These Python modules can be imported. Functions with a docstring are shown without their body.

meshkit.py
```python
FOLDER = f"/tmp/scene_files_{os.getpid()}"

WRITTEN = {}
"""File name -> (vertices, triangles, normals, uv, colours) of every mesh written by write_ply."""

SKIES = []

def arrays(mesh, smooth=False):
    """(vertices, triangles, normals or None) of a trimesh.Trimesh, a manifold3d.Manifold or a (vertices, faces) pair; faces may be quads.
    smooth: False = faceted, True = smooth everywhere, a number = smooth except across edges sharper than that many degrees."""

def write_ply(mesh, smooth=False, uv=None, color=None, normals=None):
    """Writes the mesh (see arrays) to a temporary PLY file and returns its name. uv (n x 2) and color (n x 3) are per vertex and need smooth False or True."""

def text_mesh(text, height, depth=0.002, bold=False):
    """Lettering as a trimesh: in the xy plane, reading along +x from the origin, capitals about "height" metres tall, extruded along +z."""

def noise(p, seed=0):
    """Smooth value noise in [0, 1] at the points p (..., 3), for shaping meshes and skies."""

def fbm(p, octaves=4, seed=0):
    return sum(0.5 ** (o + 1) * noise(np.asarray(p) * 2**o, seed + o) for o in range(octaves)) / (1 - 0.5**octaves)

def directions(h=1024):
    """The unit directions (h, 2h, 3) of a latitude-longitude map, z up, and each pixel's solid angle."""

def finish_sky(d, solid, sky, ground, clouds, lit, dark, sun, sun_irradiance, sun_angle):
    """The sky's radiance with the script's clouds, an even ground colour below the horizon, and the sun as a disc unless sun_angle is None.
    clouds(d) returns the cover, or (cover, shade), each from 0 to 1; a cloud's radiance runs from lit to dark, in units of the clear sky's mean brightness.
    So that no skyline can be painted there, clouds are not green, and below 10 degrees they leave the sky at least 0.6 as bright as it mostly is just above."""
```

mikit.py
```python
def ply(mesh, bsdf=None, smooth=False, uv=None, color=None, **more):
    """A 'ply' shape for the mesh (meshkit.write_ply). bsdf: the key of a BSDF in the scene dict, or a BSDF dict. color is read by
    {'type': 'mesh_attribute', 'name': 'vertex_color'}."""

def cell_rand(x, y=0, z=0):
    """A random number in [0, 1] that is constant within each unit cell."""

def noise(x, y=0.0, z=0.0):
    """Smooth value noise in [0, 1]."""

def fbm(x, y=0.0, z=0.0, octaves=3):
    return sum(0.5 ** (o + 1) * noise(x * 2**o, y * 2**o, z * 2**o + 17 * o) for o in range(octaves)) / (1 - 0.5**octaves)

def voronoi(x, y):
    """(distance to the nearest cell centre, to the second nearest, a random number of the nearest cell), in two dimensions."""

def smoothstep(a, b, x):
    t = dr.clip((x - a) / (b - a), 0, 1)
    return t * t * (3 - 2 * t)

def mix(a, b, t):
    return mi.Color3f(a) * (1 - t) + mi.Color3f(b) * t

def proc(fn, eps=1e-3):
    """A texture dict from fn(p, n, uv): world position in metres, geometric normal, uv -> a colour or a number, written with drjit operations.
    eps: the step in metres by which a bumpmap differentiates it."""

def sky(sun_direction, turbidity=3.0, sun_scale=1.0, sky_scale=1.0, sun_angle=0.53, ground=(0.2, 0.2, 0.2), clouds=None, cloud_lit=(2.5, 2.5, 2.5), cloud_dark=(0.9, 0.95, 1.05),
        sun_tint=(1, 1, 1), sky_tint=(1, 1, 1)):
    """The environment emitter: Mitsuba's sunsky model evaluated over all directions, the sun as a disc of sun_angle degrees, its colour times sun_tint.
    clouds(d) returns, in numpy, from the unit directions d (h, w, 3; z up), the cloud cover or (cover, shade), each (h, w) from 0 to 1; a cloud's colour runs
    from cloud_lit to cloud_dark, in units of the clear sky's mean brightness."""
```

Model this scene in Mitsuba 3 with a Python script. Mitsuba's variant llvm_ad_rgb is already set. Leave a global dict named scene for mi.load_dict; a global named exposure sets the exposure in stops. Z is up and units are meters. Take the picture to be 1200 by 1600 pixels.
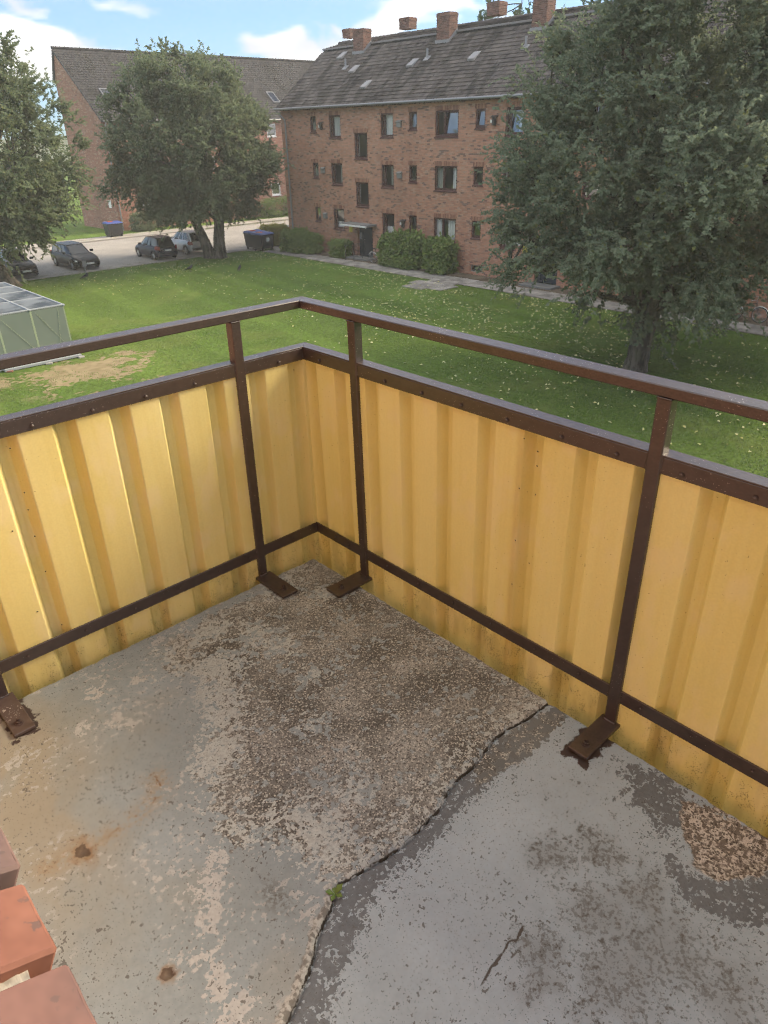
import math
import numpy as np
import trimesh, shapely, manifold3d
from shapely.geometry import Polygon, box as sbox
import drjit as dr
import mitsuba as mi
import mikit, meshkit
from mikit import proc, noise, fbm, voronoi, cell_rand, smoothstep, mix

T = mi.ScalarTransform4f
scene, labels = {}, {}

# ------------------------------------------------------------------ camera, sky, exposure
CAM = np.array([2.0209, -1.4847, 1.4849])
FWD = np.array([-0.64821, 0.59470, -0.47556])
UP = np.array([-0.33583, 0.33724, 0.87948])
scene['camera'] = {'type': 'perspective', 'fov': 57.18, 'fov_axis': 'x', 'near_clip': 0.05, 'far_clip': 2000.0,
                   'to_world': T().look_at(origin=CAM.tolist(), target=(CAM + FWD).tolist(), up=UP.tolist())}


def clouds(d):
    el = np.degrees(np.arcsin(np.clip(d[..., 2], -1, 1)))
    q = d / np.maximum(d[..., 2:3] + 0.16, 0.05)
    n = meshkit.fbm(q * np.array([2.1, 2.1, 0.3]) + 3.7, 5, 3)
    w = d + 0.05 * (meshkit.fbm(d * 14.0, 3, 21)[..., None] - 0.5)
    m = meshkit.fbm(w * np.array([8.0, 8.0, 20.0]) + 1.3, 6, 11)
    low = np.clip(1 - np.abs(el - 4.0) / 7.0, 0, 1)
    c = np.clip((n - 0.36) / 0.22, 0, 1) * np.clip((el - 7) / 16, 0, 1)
    c2 = np.clip((m - 0.57 + 0.10 * low) / 0.07, 0, 1) * low ** 0.4
    cover = np.clip(np.maximum(c, c2) + 0.10 * meshkit.fbm(q * 0.5 + 9.0, 3, 5), 0, 1)
    shade = np.clip((0.60 - meshkit.fbm(w * np.array([8.0, 8.0, 20.0]) + np.array([1.3, 1.3, 1.9]), 5, 11)) * 2.4, 0, 1)
    return cover, np.clip(shade + 0.65 * low, 0, 1)


SUN = (0.30, 0.93, 0.68)
scene['sky'] = mikit.sky(SUN, turbidity=2.6, sun_scale=0.5, sky_scale=1.0, sun_angle=24.0, ground=(0.12, 0.14, 0.09), sky_tint=(0.48, 0.585, 0.71),
                         clouds=clouds, cloud_lit=(4.0, 3.9, 3.75), cloud_dark=(2.1, 2.15, 2.25))
exposure = 3.22

# ------------------------------------------------------------------ helpers
rng = np.random.default_rng(7)


def rgb(*c):
    return {'type': 'rgb', 'value': list(map(float, c))}


def mat(key, color, rough=0.7, two=True, **kw):
    b = {'type': 'principled', 'base_color': rgb(*color) if isinstance(color, (tuple, list)) else color, 'roughness': rough, **kw}
    scene[key] = {'type': 'twosided', 'inner': b} if two else b
    return key


_count = {}


def fresh(key):
    """The key itself the first time, then key_001, key_002 ..."""
    n = _count.get(key, -1) + 1
    _count[key] = n
    return key if n == 0 else f'{key}_{n:03d}'


def ent(key, mesh, bsdf, smooth=False, **more):
    key = fresh(key)
    scene[key] = mikit.ply(mesh, bsdf, smooth=smooth, **more)
    return key


def thing(name, label, cat, group=None):
    key = fresh(name)
    labels[key] = {'label': label, 'category': cat}
    if group:
        labels[key]['group'] = group
    return key


def tag(key, label, cat=None, group=None, kind=None):
    labels[key] = {'label': label}
    for a, b in (('category', cat), ('group', group), ('kind', kind)):
        if b:
            labels[key][a] = b
    return key


def structure(key, mesh, bsdf, label=None, smooth=False, **more):
    k = ent(key, mesh, bsdf, smooth, **more)
    labels[k] = {'kind': 'structure'}
    if label:
        labels[k]['label'] = label
        labels[k]['category'] = key.replace('_', ' ')
    return k


def stuffpart(key, mesh, bsdf, smooth=False, **more):
    k = ent(key, mesh, bsdf, smooth, **more)
    labels[k] = {'kind': 'stuff'}
    return k


def cat(ms):
    ms = [m for m in ms if m is not None]
    vs, fs, o = [], [], 0
    for m in ms:
        v, f = (m.vertices, m.faces) if hasattr(m, 'vertices') else m
        vs.append(np.asarray(v)); fs.append(np.asarray(f) + o); o += len(v)
    return np.vstack(vs), np.vstack(fs)


def bx(x0, x1, y0, y1, z0, z1, b=0.0):
    """A box with chamfered edges."""
    if b <= 0:
        m = trimesh.creation.box(bounds=[[x0, y0, z0], [x1, y1, z1]])
        return m
    p = []
    for x, sx in ((x0, 1), (x1, -1)):
        for y, sy in ((y0, 1), (y1, -1)):
            for z, sz in ((z0, 1), (z1, -1)):
                p += [(x + sx * b, y + sy * b, z), (x + sx * b, y, z + sz * b), (x, y + sy * b, z + sz * b)]
    return trimesh.convex.convex_hull(np.array(p))


def hull(p):
    return trimesh.convex.convex_hull(np.array(p, float))


def tube(path, radii, n=8, cap=True, jitter=0.0, r=None):
    path = np.asarray(path, float)
    radii = np.broadcast_to(np.asarray(radii, float), (len(path),))
    tan = np.gradient(path, axis=0)
    tan /= np.linalg.norm(tan, axis=1, keepdims=True) + 1e-9
    ref = np.array([0.0, 0, 1]) if abs(tan[0][2]) < 0.9 else np.array([1.0, 0, 0])
    a = np.cross(tan[0], ref); a /= np.linalg.norm(a)
    vs = []
    ang = np.arange(n) * 2 * np.pi / n
    for i in range(len(path)):
        a = a - tan[i] * (a @ tan[i]); a /= np.linalg.norm(a)
        b = np.cross(tan[i], a)
        rr = radii[i] * (1 + (jitter * (r.random(n) - 0.5) if jitter else 0))
        vs.append(path[i] + (np.cos(ang)[:, None] * a + np.sin(ang)[:, None] * b) * np.reshape(rr, (-1, 1)))
    v = np.vstack(vs)
    f = []
    for i in range(len(path) - 1):
        for k in range(n):
            p, q = i * n + k, i * n + (k + 1) % n
            f += [(p, q, q + n), (p, q + n, p + n)]
    if cap:
        v = np.vstack([v, path[0], path[-1]])
        c0, c1, e = len(v) - 2, len(v) - 1, (len(path) - 1) * n
        for k in range(n):
            f += [(c0, (k + 1) % n, k), (c1, e + k, e + (k + 1) % n)]
    return v, np.array(f)


def cyl(p0, p1, r, n=16):
    return tube([p0, p1], r, n)


def xf(m, M=None, t=(0, 0, 0)):
    v, f = (m.vertices, m.faces) if hasattr(m, 'vertices') else m
    v = np.asarray(v, float)
    if M is not None:
        v = v @ np.asarray(M, float).T
    return v + np.asarray(t, float), np.asarray(f)


def rotz(a):
    c, s = math.cos(a), math.sin(a)
    return np.array([[c, -s, 0], [s, c, 0], [0, 0, 1]])


def rotx(a):
    c, s = math.cos(a), math.sin(a)
    return np.array([[1, 0, 0], [0, c, -s], [0, s, c]])


def fix(m):
    """Trimesh with outward winding."""
    t = trimesh.Trimesh(*(m if isinstance(m, tuple) else (m.vertices, m.faces)), process=True)
    trimesh.repair.fix_normals(t)
    return t


def extrude(poly, h):
    return trimesh.creation.extrude_polygon(poly, h, engine='earcut')


def sheet(x0, x1, y0, y1, z):
    return np.array([[x0, y0, z], [x1, y0, z], [x1, y1, z], [x0, y1, z]], float), np.array([[0, 1, 2], [0, 2, 3]])


def polysheet(pts, z):
    v, f = trimesh.creation.triangulate_polygon(Polygon(pts), engine='earcut')
    v = np.c_[v, np.full(len(v), z)]
    t = trimesh.Trimesh(v, f, process=False)
    if t.face_normals[:, 2].mean() < 0:
        f = f[:, ::-1]
    return v, f


def ball(c, r, n=2, s=(1, 1, 1)):
    m = trimesh.creation.icosphere(subdivisions=n, radius=1.0)
    return np.asarray(m.vertices) * np.asarray(s) * r + np.asarray(c), np.asarray(m.faces)


def C3(c):
    return mi.Color3f(*c)


ZG = -6.2     # the ground of the courtyard
ZF = -0.04    # the balcony floor

# ------------------------------------------------------------------ materials of the setting
def lawn_color(p, n, uv):
    big = fbm(p.x * 0.23 + 4, p.y * 0.23, 0.0, octaves=3)
    mid = fbm(p.x * 1.3, p.y * 1.3 + 7, 0.0, octaves=3)
    fine = noise(p.x * 14, p.y * 14)
    stripe = smoothstep(0.35, 0.65, noise(p.x * 0.15 + p.y * 1.35, 3.3))
    c = mix((0.058, 0.105, 0.018), (0.115, 0.175, 0.034), dr.clip(big * 0.7 + mid * 0.5 - 0.1, 0, 1))
    c = c * (0.9 + 0.17 * stripe) * (0.72 + 0.5 * fine)
    dry = smoothstep(0.6, 0.75, fbm(p.x * 0.5 + 30, p.y * 0.5, 1.0, octaves=4))
    c = mix(c, (0.16, 0.17, 0.05), dry * 0.22)
    # worn sandy ground in front of the garden enclosure
    e = dr.square((p.x + 24.0) / 2.2) + dr.square((p.y - 8.2) / 2.4)
    e2 = dr.square((p.x + 25.2) / 1.0) + dr.square((p.y - 6.0) / 2.8)
    patchy = fbm(p.x * 1.2, p.y * 1.2, 5.0, octaves=4) + 0.25 * (noise(p.x * 9, p.y * 9) - 0.5)
    w = smoothstep(0.50, 0.63, patchy + 0.28 * dr.exp(-e * 1.2) + 0.28 * dr.exp(-e2) - 0.17)
    near = smoothstep(2.6, 1.2, dr.minimum(e, e2 + 0.3))
    sand = mix((0.20, 0.155, 0.09), (0.29, 0.23, 0.145), noise(p.x * 5, p.y * 5))
    return mix(c, sand, w * near * 0.9)


def asphalt_color(p, n, uv):
    a = fbm(p.x * 0.8, p.y * 0.8, 0.0, octaves=4)
    b = noise(p.x * 30, p.y * 30)
    c = mix((0.21, 0.20, 0.185), (0.31, 0.295, 0.27), a)
    return c * (0.8 + 0.4 * b)


def paving_color(p, n, uv):
    a = fbm(p.x * 1.1, p.y * 1.1, 0.0, octaves=4)
    c = mix((0.20, 0.185, 0.16), (0.34, 0.32, 0.29), a)
    moss = smoothstep(0.55, 0.7, fbm(p.x * 2.3 + 9, p.y * 2.3, 0.0, octaves=3))
    return mix(c, (0.12, 0.13, 0.07), moss * 0.5) * (0.85 + 0.3 * noise(p.x * 25, p.y * 25))


def soil_color(p, n, uv):
    a = fbm(p.x * 2.0, p.y * 2.0, 0.0, octaves=4)
    return mix((0.05, 0.038, 0.026), (0.15, 0.12, 0.085), a)


mat('m_lawn', proc(lawn_color), 0.9, specular=0.1)
mat('m_asphalt', proc(asphalt_color), 0.85)
mat('m_paving', proc(paving_color), 0.85)
mat('m_soil', proc(soil_color), 0.95)
mat('m_kerb', (0.32, 0.31, 0.29), 0.85)


def brick_fn(pal, axis, dark=0.16):
    lo, hi = pal

    def fn(p, n, uv):
        u = p.x if axis == 'x' else p.y
        row = dr.floor((p.z - ZG) / 0.0833)
        uu = u / 0.25 + 0.5 * (row - 2 * dr.floor(row / 2)) + 0.13 * cell_rand(row, 5, 1)
        col = dr.floor(uu)
        k = cell_rand(col, row, 3)
        k2 = cell_rand(col, row, 8)
        run = noise(u * 1.6, row * 1.7, 4.0)
        patch = fbm(u * 0.25, p.z * 0.35, 2.0, octaves=4)
        c = mix(lo, hi, dr.clip(0.65 * k + 0.9 * (patch - 0.28), 0, 1))
        c = mix(c, (0.46, 0.31, 0.22), smoothstep(0.86, 0.9, k2) * 0.6)
        isd = dr.select(k2 < dark * (0.30 + 0.9 * smoothstep(0.5, 0.75, run)), 1.0, 0.0)
        c = mix(c, (0.135, 0.092, 0.080), isd * 0.75)
        fv = (p.z - ZG) / 0.0833 - row
        fu = uu - col
        mort = dr.maximum(smoothstep(0.84, 0.90, fv), smoothstep(0.945, 0.965, fu))
        c = mix(c, (0.27, 0.235, 0.20), mort * 0.75)
        stain = smoothstep(0.55, 0.72, fbm(u * 0.6 + 40, p.z * 0.5, 7.0, octaves=4))
        return mix(c, (0.11, 0.075, 0.06), stain * 0.16)
    return fn


PAL1 = ((0.345, 0.158, 0.102), (0.535, 0.280, 0.186))
PAL2 = ((0.26, 0.112, 0.080), (0.38, 0.18, 0.130))
mat('m_brick_x', proc(brick_fn(PAL1, 'x')), 0.9)
mat('m_brick_y', proc(brick_fn(PAL1, 'y')), 0.9)
mat('m_brick2_y', proc(brick_fn(PAL2, 'y', 0.08)), 0.9)
mat('m_brick2_x', proc(brick_fn(((0.25, 0.115, 0.075), (0.36, 0.175, 0.12)), 'x', 0.06)), 0.9)


def tile_fn(slope_axis, lo, hi, patch_amt):
    def fn(p, n, uv):
        u = p.x if slope_axis == 'y' else p.y
        v = p.z
        k = cell_rand(dr.floor(u / 0.30), dr.floor(v / 0.21), 2)
        a = fbm(u * 0.55, v * 0.9, 1.0, octaves=4)
        c = mix(lo, hi, dr.clip(0.55 * k + patch_amt * (a - 0.25), 0, 1))
        moss = smoothstep(0.56, 0.68, fbm(u * 1.6, v * 0.8, 9.0, octaves=4))
        return mix(c, (0.030, 0.030, 0.026), moss * 0.6)
    return fn


mat('m_tiles', proc(tile_fn('y', (0.034, 0.031, 0.030), (0.140, 0.122, 0.112), 1.05)), 0.85, specular=0.2)
mat('m_tiles2', proc(tile_fn('x', (0.036, 0.036, 0.038), (0.066, 0.064, 0.066), 0.6)), 0.85, specular=0.2)
mat('m_zinc', (0.30, 0.31, 0.32), 0.45, metallic=0.6)
mat('m_frame_brown', (0.085, 0.040, 0.034), 0.5)
mat('m_frame_white', (0.78, 0.79, 0.80), 0.45)
mat('m_sill', (0.10, 0.045, 0.04), 0.6)
mat('m_soldier', proc(lambda p, n, uv: mix((0.20, 0.092, 0.062), (0.44, 0.225, 0.148), cell_rand(dr.floor(p.x / 0.0833), 2, 3))), 0.9)
mat('m_room', (0.17, 0.175, 0.185), 0.9)
mat('m_pane', (0.012, 0.014, 0.016), 0.03, specular=0.9)
scene['m_glass'] = {'type': 'thindielectric', 'int_ior': 2.0}
mat('m_curtain', proc(lambda p, n, uv: mix((0.50, 0.52, 0.53), (0.74, 0.75, 0.75), noise(p.x * 14, p.z * 0.6))), 0.9)
mat('m_curtain_dark', proc(lambda p, n, uv: mix((0.20, 0.24, 0.22), (0.42, 0.42, 0.38), noise(p.x * 12, p.z * 0.5))), 0.9)
mat('m_door', (0.030, 0.036, 0.048), 0.4)
mat('m_fixture', (0.23, 0.23, 0.22), 0.6)
mat('m_fixture_dark', (0.045, 0.042, 0.04), 0.6)
mat('m_lead', (0.27, 0.27, 0.28), 0.6)
mat('m_flashing', (0.22, 0.21, 0.21), 0.6)
mat('m_white', (0.78, 0.78, 0.76), 0.5)
mat('m_yellow_sign', (0.70, 0.60, 0.12), 0.5)
mat('m_black', (0.018, 0.018, 0.019), 0.5)
mat('m_slab_grey', (0.17, 0.17, 0.165), 0.8)

# ------------------------------------------------------------------ the ground
structure('ground', sheet(-200, 200, -200, 200, ZG - 0.012), 'm_lawn')
gx, gy = np.meshgrid(np.linspace(-46.0, 14, 241), np.linspace(-2, 31.4, 135))
edge = np.minimum.reduce([gx + 46.0, 14 - gx, gy + 2, 31.4 - gy])
gz = ZG + 0.0 + np.clip(edge, 0, 1) * 0.05 * (meshkit.fbm(np.stack([gx, gy, 0 * gx], -1) * 0.35, 3, 2) - 0.35)
idx = np.arange(gx.size).reshape(gx.shape)
lf = np.vstack([np.stack([idx[:-1, :-1], idx[:-1, 1:], idx[1:, 1:]], -1).reshape(-1, 3), np.stack([idx[:-1, :-1], idx[1:, 1:], idx[1:, :-1]], -1).reshape(-1, 3)])
structure('lawn', (np.stack([gx, gy, gz], -1).reshape(-1, 3), lf), 'm_lawn', 'mown green courtyard lawn with a worn sandy patch', smooth=True)
structure('road', sheet(-60.2, -46.95, -60, 120, ZG - 0.006), 'm_asphalt', 'pale grey asphalt road with parking bays beyond the lawn')
structure('pavement', bx(-46.9, -45.85, -60, 29.0, ZG - 0.2, ZG + 0.02), 'm_paving', 'narrow grey paved strip between the parking bays and the lawn')
structure('far_pavement', bx(-62.3, -60.35, -60, 120, ZG - 0.2, ZG + 0.10), 'm_paving', 'pavement on the far side of the road')
k = 0
for y in np.arange(2.0, 34.0, 1.0):
    ent('road_kerb__stone', bx(-60.35, -60.2, y, y + 0.985, ZG - 0.2, ZG + 0.11, 0.012), 'm_kerb')
labels['road_kerb'] = {'kind': 'structure', 'label': 'pale stone kerb along the far side of the road', 'category': 'kerb'}
structure('yard', sheet(-46.95, -43.9, 29.0, 120, ZG + 0.004), 'm_paving')
structure('planting_bed', sheet(-43.9, 8, 31.05, 32.6, ZG + 0.03), 'm_soil', 'dark soil bed along the foot of the brick facade')
# the path of concrete slabs in front of the opposite house
structure('path', sheet(-44.5, 8, 29.45, 31.05, ZG + 0.012), 'm_soil', 'grey concrete slab path along the brick house')
for i in range(4):
    c0 = (0.19, 0.22, 0.25, 0.29)[i]
    mat(f'm_slab_{i}', proc((lambda c0: lambda p, n, uv: C3((c0, c0 * 0.94, c0 * 0.85)) * (0.62 + 0.75 * fbm(p.x * 3.1, p.y * 3.1, 0.0, octaves=4)))(c0)), 0.85)
for i in range(84):
    for j in range(3):
        x, y = -44.4 + i * 0.5, 29.5 + j * 0.51
        dz = 0.018 + 0.012 * rng.random()
        tilt = rng.normal(0, 0.008, 2)
        v, f = xf(bx(-0.244, 0.244, -0.249, 0.249, -0.05, 0, 0.006))
        v[:, 2] += v[:, 0] * tilt[0] + v[:, 1] * tilt[1]
        ent('path__slab', (v + [x + 0.25, y + 0.25, ZG + 0.012 + dz], f), f'm_slab_{rng.integers(0, 4)}')
for i in range(6):
    for j in range(5):
        if (i, j) in ((0, 4), (5, 4), (0, 0), (5, 0), (4, 0), (0, 1)):
            continue
        v, f = xf(bx(-0.244, 0.244, -0.244, 0.244, -0.05, 0, 0.006), rotz(rng.normal(0, 0.02)))
        ent('path__slab', (v + [-27.4 + i * 0.5, 27.2 + j * 0.5, ZG + 0.035 + 0.012 * rng.random()], f), f'm_slab_{rng.integers(0, 4)}')

# ------------------------------------------------------------------ roofs of single tiles
def tile_roof(u0, u1, n_rows, P, r, tw=0.30):
    """Rows of overlapping tiles on the slope P(u, t), t in metres up the slope; one mesh."""
    us = np.arange(u0, u1 - 1e-6, tw)
    vs, fs = [], []
    rowh = 0.335
    for i in range(n_rows):
        t0, t1 = i * rowh - 0.03, (i + 1) * rowh + 0.04
        for u in us:
            h0, h1 = 0.050 + r.normal(0, 0.008), 0.012 + r.normal(0, 0.003)
            du = r.normal(0, 0.004)
            a = [P(u + du, t0, 0), P(u + tw + du, t0, 0), P(u + du, t0, h0), P(u + tw * 0.33 + du, t0, h0 * 0.45), P(u + tw * 0.7 + du, t0, h0), P(u + tw * 0.97 + du, t0, h0 * 0.95),
                 P(u + du, t1, h1), P(u + tw * 0.33 + du, t1, h1 * 0.1), P(u + tw * 0.7 + du, t1, h1), P(u + tw * 0.97 + du, t1, h1 * 0.95)]
            o = len(vs)
            vs += a
            fs += [(o, o + 1, o + 5), (o, o + 5, o + 2), (o + 2, o + 3, o + 7), (o + 2, o + 7, o + 6), (o + 3, o + 4, o + 8), (o + 3, o + 8, o + 7), (o + 4, o + 5, o + 9), (o + 4, o + 9, o + 8)]
    return np.array(vs), np.array(fs)


# ------------------------------------------------------------------ the opposite house
HX0, HX1, HY, HD = -44.75, 6.0, 32.3, 11.4
house = thing('brick_house', 'long three storey brick house with brown windows facing the lawn', 'house')
EAVE = 3.0
holes = []
wins = []          # (x0, x1, z0, z1, kind)
for fl in range(3):
    dz = -2.82 * fl
    for cx, w, zt, zb, kd in ((-41.1, 0.66, 2.46, 1.50, 'small'), (-38.8, 1.18, 2.46, 1.13, 'mid'), (-33.8, 1.14, 2.44, 1.13, 'mid'), (-31.55, 0.68, 2.45, 1.50, 'small'),
                              (-28.85, 1.78, 2.45, 1.12, 'big'), (-26.38, 0.70, 2.45, 1.50, 'small'), (-24.05, 1.18, 2.46, 1.13, 'mid'), (-19.0, 1.16, 2.46, 1.13, 'mid'),
                              (-16.7, 0.68, 2.46, 1.50, 'small'), (-14.1, 1.78, 2.45, 1.12, 'big'), (-11.5, 0.68, 2.46, 1.50, 'small'), (-9.2, 1.16, 2.46, 1.13, 'mid')):
        wins.append((cx - w / 2, cx + w / 2, zb + dz, zt + dz, kd, fl, cx))
for cx in (-36.27, -21.5, -6.7):
    wins.append((cx - 0.63, cx + 0.63, -0.09, 1.42, 'stair', 0, cx))
    wins.append((cx - 0.63, cx + 0.63, -2.93, -1.45, 'stair', 1, cx))
DOORX = (-36.85, -35.35)
doors = [(DOORX[0] + o, DOORX[1] + o, ZG, -4.17) for o in (0, 14.77, 29.6)]
base = [(-26.7 + o, -25.8 + o, -6.02, -5.62) for o in (0, 10)]
poly = sbox(HX0, ZG - 0.3, HX1, EAVE)
for a in wins:
    poly = poly.difference(sbox(a[0], a[2], a[1], a[3]))
for a in doors:
    poly = poly.difference(sbox(a[0], a[2] - 0.5, a[1], a[3]))
for a in base:
    poly = poly.difference(sbox(*[a[q] for q in (0, 2, 1, 3)]))
w = extrude(poly, 0.30)
v = np.asarray(w.vertices)
wall_front = (np.stack([v[:, 0], HY + 0.30 - v[:, 2], v[:, 1]], -1), np.asarray(w.faces))
ent(f'{house}__wall', fix(wall_front), 'm_brick_x')
RY, RZ = 36.6, 6.6                    # the break of the roof
TY, TZ = 38.1, 7.05                   # the ridge
gable = Polygon([(HY + 0.302, ZG - 0.3), (HY + HD, ZG - 0.3), (HY + HD, EAVE), (2 * TY - RY, RZ), (TY, TZ - 0.05), (RY, RZ - 0.12), (HY + 0.302, EAVE + 0.22)])
for xg in (HX0, HX1 - 0.3):
    g = extrude(gable, 0.30)
    v = np.asarray(g.vertices)
    ent(f'{house}__gable_wall', fix((np.stack([xg + v[:, 2], v[:, 0], v[:, 1]], -1), np.asarray(g.faces))), 'm_brick_y')
ent(f'{house}__rear_wall', bx(HX0 + 0.305, HX1 - 0.305, HY + HD - 0.3, HY + HD - 0.003, ZG - 0.3, EAVE), 'm_brick_x')
ent(f'{house}__interior', cat([bx(HX0 + 0.31, HX1 - 0.31, HY + 1.3, HY + 1.36, ZG, EAVE)] + [bx(HX0 + 0.31, HX1 - 0.31, HY + 0.31, HY + 1.29, zz, zz + 0.05) for zz in (-5.9, -3.05, -0.25, 2.7)]
                              + [bx(xx, xx + 0.05, HY + 0.31, HY + 1.29, ZG, EAVE) for xx in np.arange(-43, 5, 2.55)]), 'm_room')
EY = HY - 0.34
k_s = (RZ - EAVE + 0.02) / (RY - EY)
sl = math.hypot(1, k_s)
Pn = np.array([0, -k_s / sl, 1 / sl])
P_near = lambda u, t, h: np.array([u, EY + t / sl, EAVE - 0.03 + k_s * t / sl]) + Pn * h
n_rows = int(math.hypot(RY - EY, RZ - EAVE) / 0.335)
r_tiles = np.random.default_rng(21)
roof = ent(f'{house}__roof', fix(cat([
    hull([(x, y, z) for x in (HX0 - 0.12, HX1 + 0.1) for y, z in ((RY + 0.003, RZ - 0.25), (RY + 0.003, RZ + 0.085), (TY - 0.003, TZ - 0.03), (TY - 0.003, TZ - 0.3))]),
    hull([(HX0 - 0.12, EY, EAVE - 0.04), (HX1 + 0.1, EY, EAVE - 0.04), (HX0 - 0.12, RY, RZ - 0.03), (HX1 + 0.1, RY, RZ - 0.03), (HX0 - 0.12, EY, EAVE - 0.14), (HX1 + 0.1, EY, EAVE - 0.14), (HX0 - 0.12, RY, RZ - 0.25), (HX1 + 0.1, RY, RZ - 0.25)]),
    hull([(HX0 - 0.12, TY, TZ - 0.03), (HX1 + 0.1, TY, TZ - 0.03), (HX0 - 0.12, HY + HD + 0.3, EAVE - 0.1), (HX1 + 0.1, HY + HD + 0.3, EAVE - 0.1), (HX0 - 0.12, TY, TZ - 0.2), (HX1 + 0.1, TY, TZ - 0.2), (HX0 - 0.12, HY + HD + 0.3, EAVE - 0.25), (HX1 + 0.1, HY + HD + 0.3, EAVE - 0.25)])])), 'm_black')
stuffpart(f'{roof}__tile', tile_roof(HX0 - 0.15, HX1 + 0.1, n_rows, P_near, r_tiles), 'm_tiles')
k2 = (TZ - RZ - 0.10) / (TY - RY)
s2 = math.hypot(1, k2)
P_up = lambda u, t, h: np.array([u, RY - 0.02 + t / s2, RZ + 0.10 + k2 * t / s2]) + np.array([0, -k2 / s2, 1 / s2]) * h
stuffpart(f'{roof}__tile', tile_roof(HX0 - 0.15, HX1 + 0.1, 5, P_up, r_tiles), 'm_tiles')
ent(f'{roof}__flashing_strip', bx(HX0 - 0.13, HX1 + 0.05, RY - 0.09, RY + 0.02, RZ + 0.03, RZ + 0.13, 0.01), 'm_flashing')
vr = []
for i in range(int((HX1 - HX0) / 0.36)):
    x = HX0 - 0.1 + i * 0.36
    vr.append(tube([(x, TY, TZ + 0.065 + rng.normal(0, 0.002)), (x + 0.38, TY, TZ + 0.055)], [0.13, 0.11], 8))
stuffpart(f'{roof}__ridge_tile', cat(vr), 'm_tiles')
ent(f'{roof}__gutter', tube([(HX0 - 0.2, EY - 0.06, EAVE - 0.05), (HX1, EY - 0.06, EAVE - 0.05)], 0.075, 10), 'm_zinc', 40)
ent(f'{roof}__eave_board', bx(HX0 + 0.01, HX1 - 0.01, EY + 0.02, HY - 0.003, EAVE - 0.155, EAVE - 0.145), 'm_frame_brown')
ent(f'{house}__downpipe', tube([(HX0 + 0.05, EY - 0.06, EAVE - 0.1), (HX0 + 0.2, EY, EAVE - 0.25), (-44.15, HY - 0.09, EAVE - 0.75), (-44.15, HY - 0.09, EAVE - 1.0), (-44.15, HY - 0.09, ZG)], 0.06, 8), 'm_zinc', 50)
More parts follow.
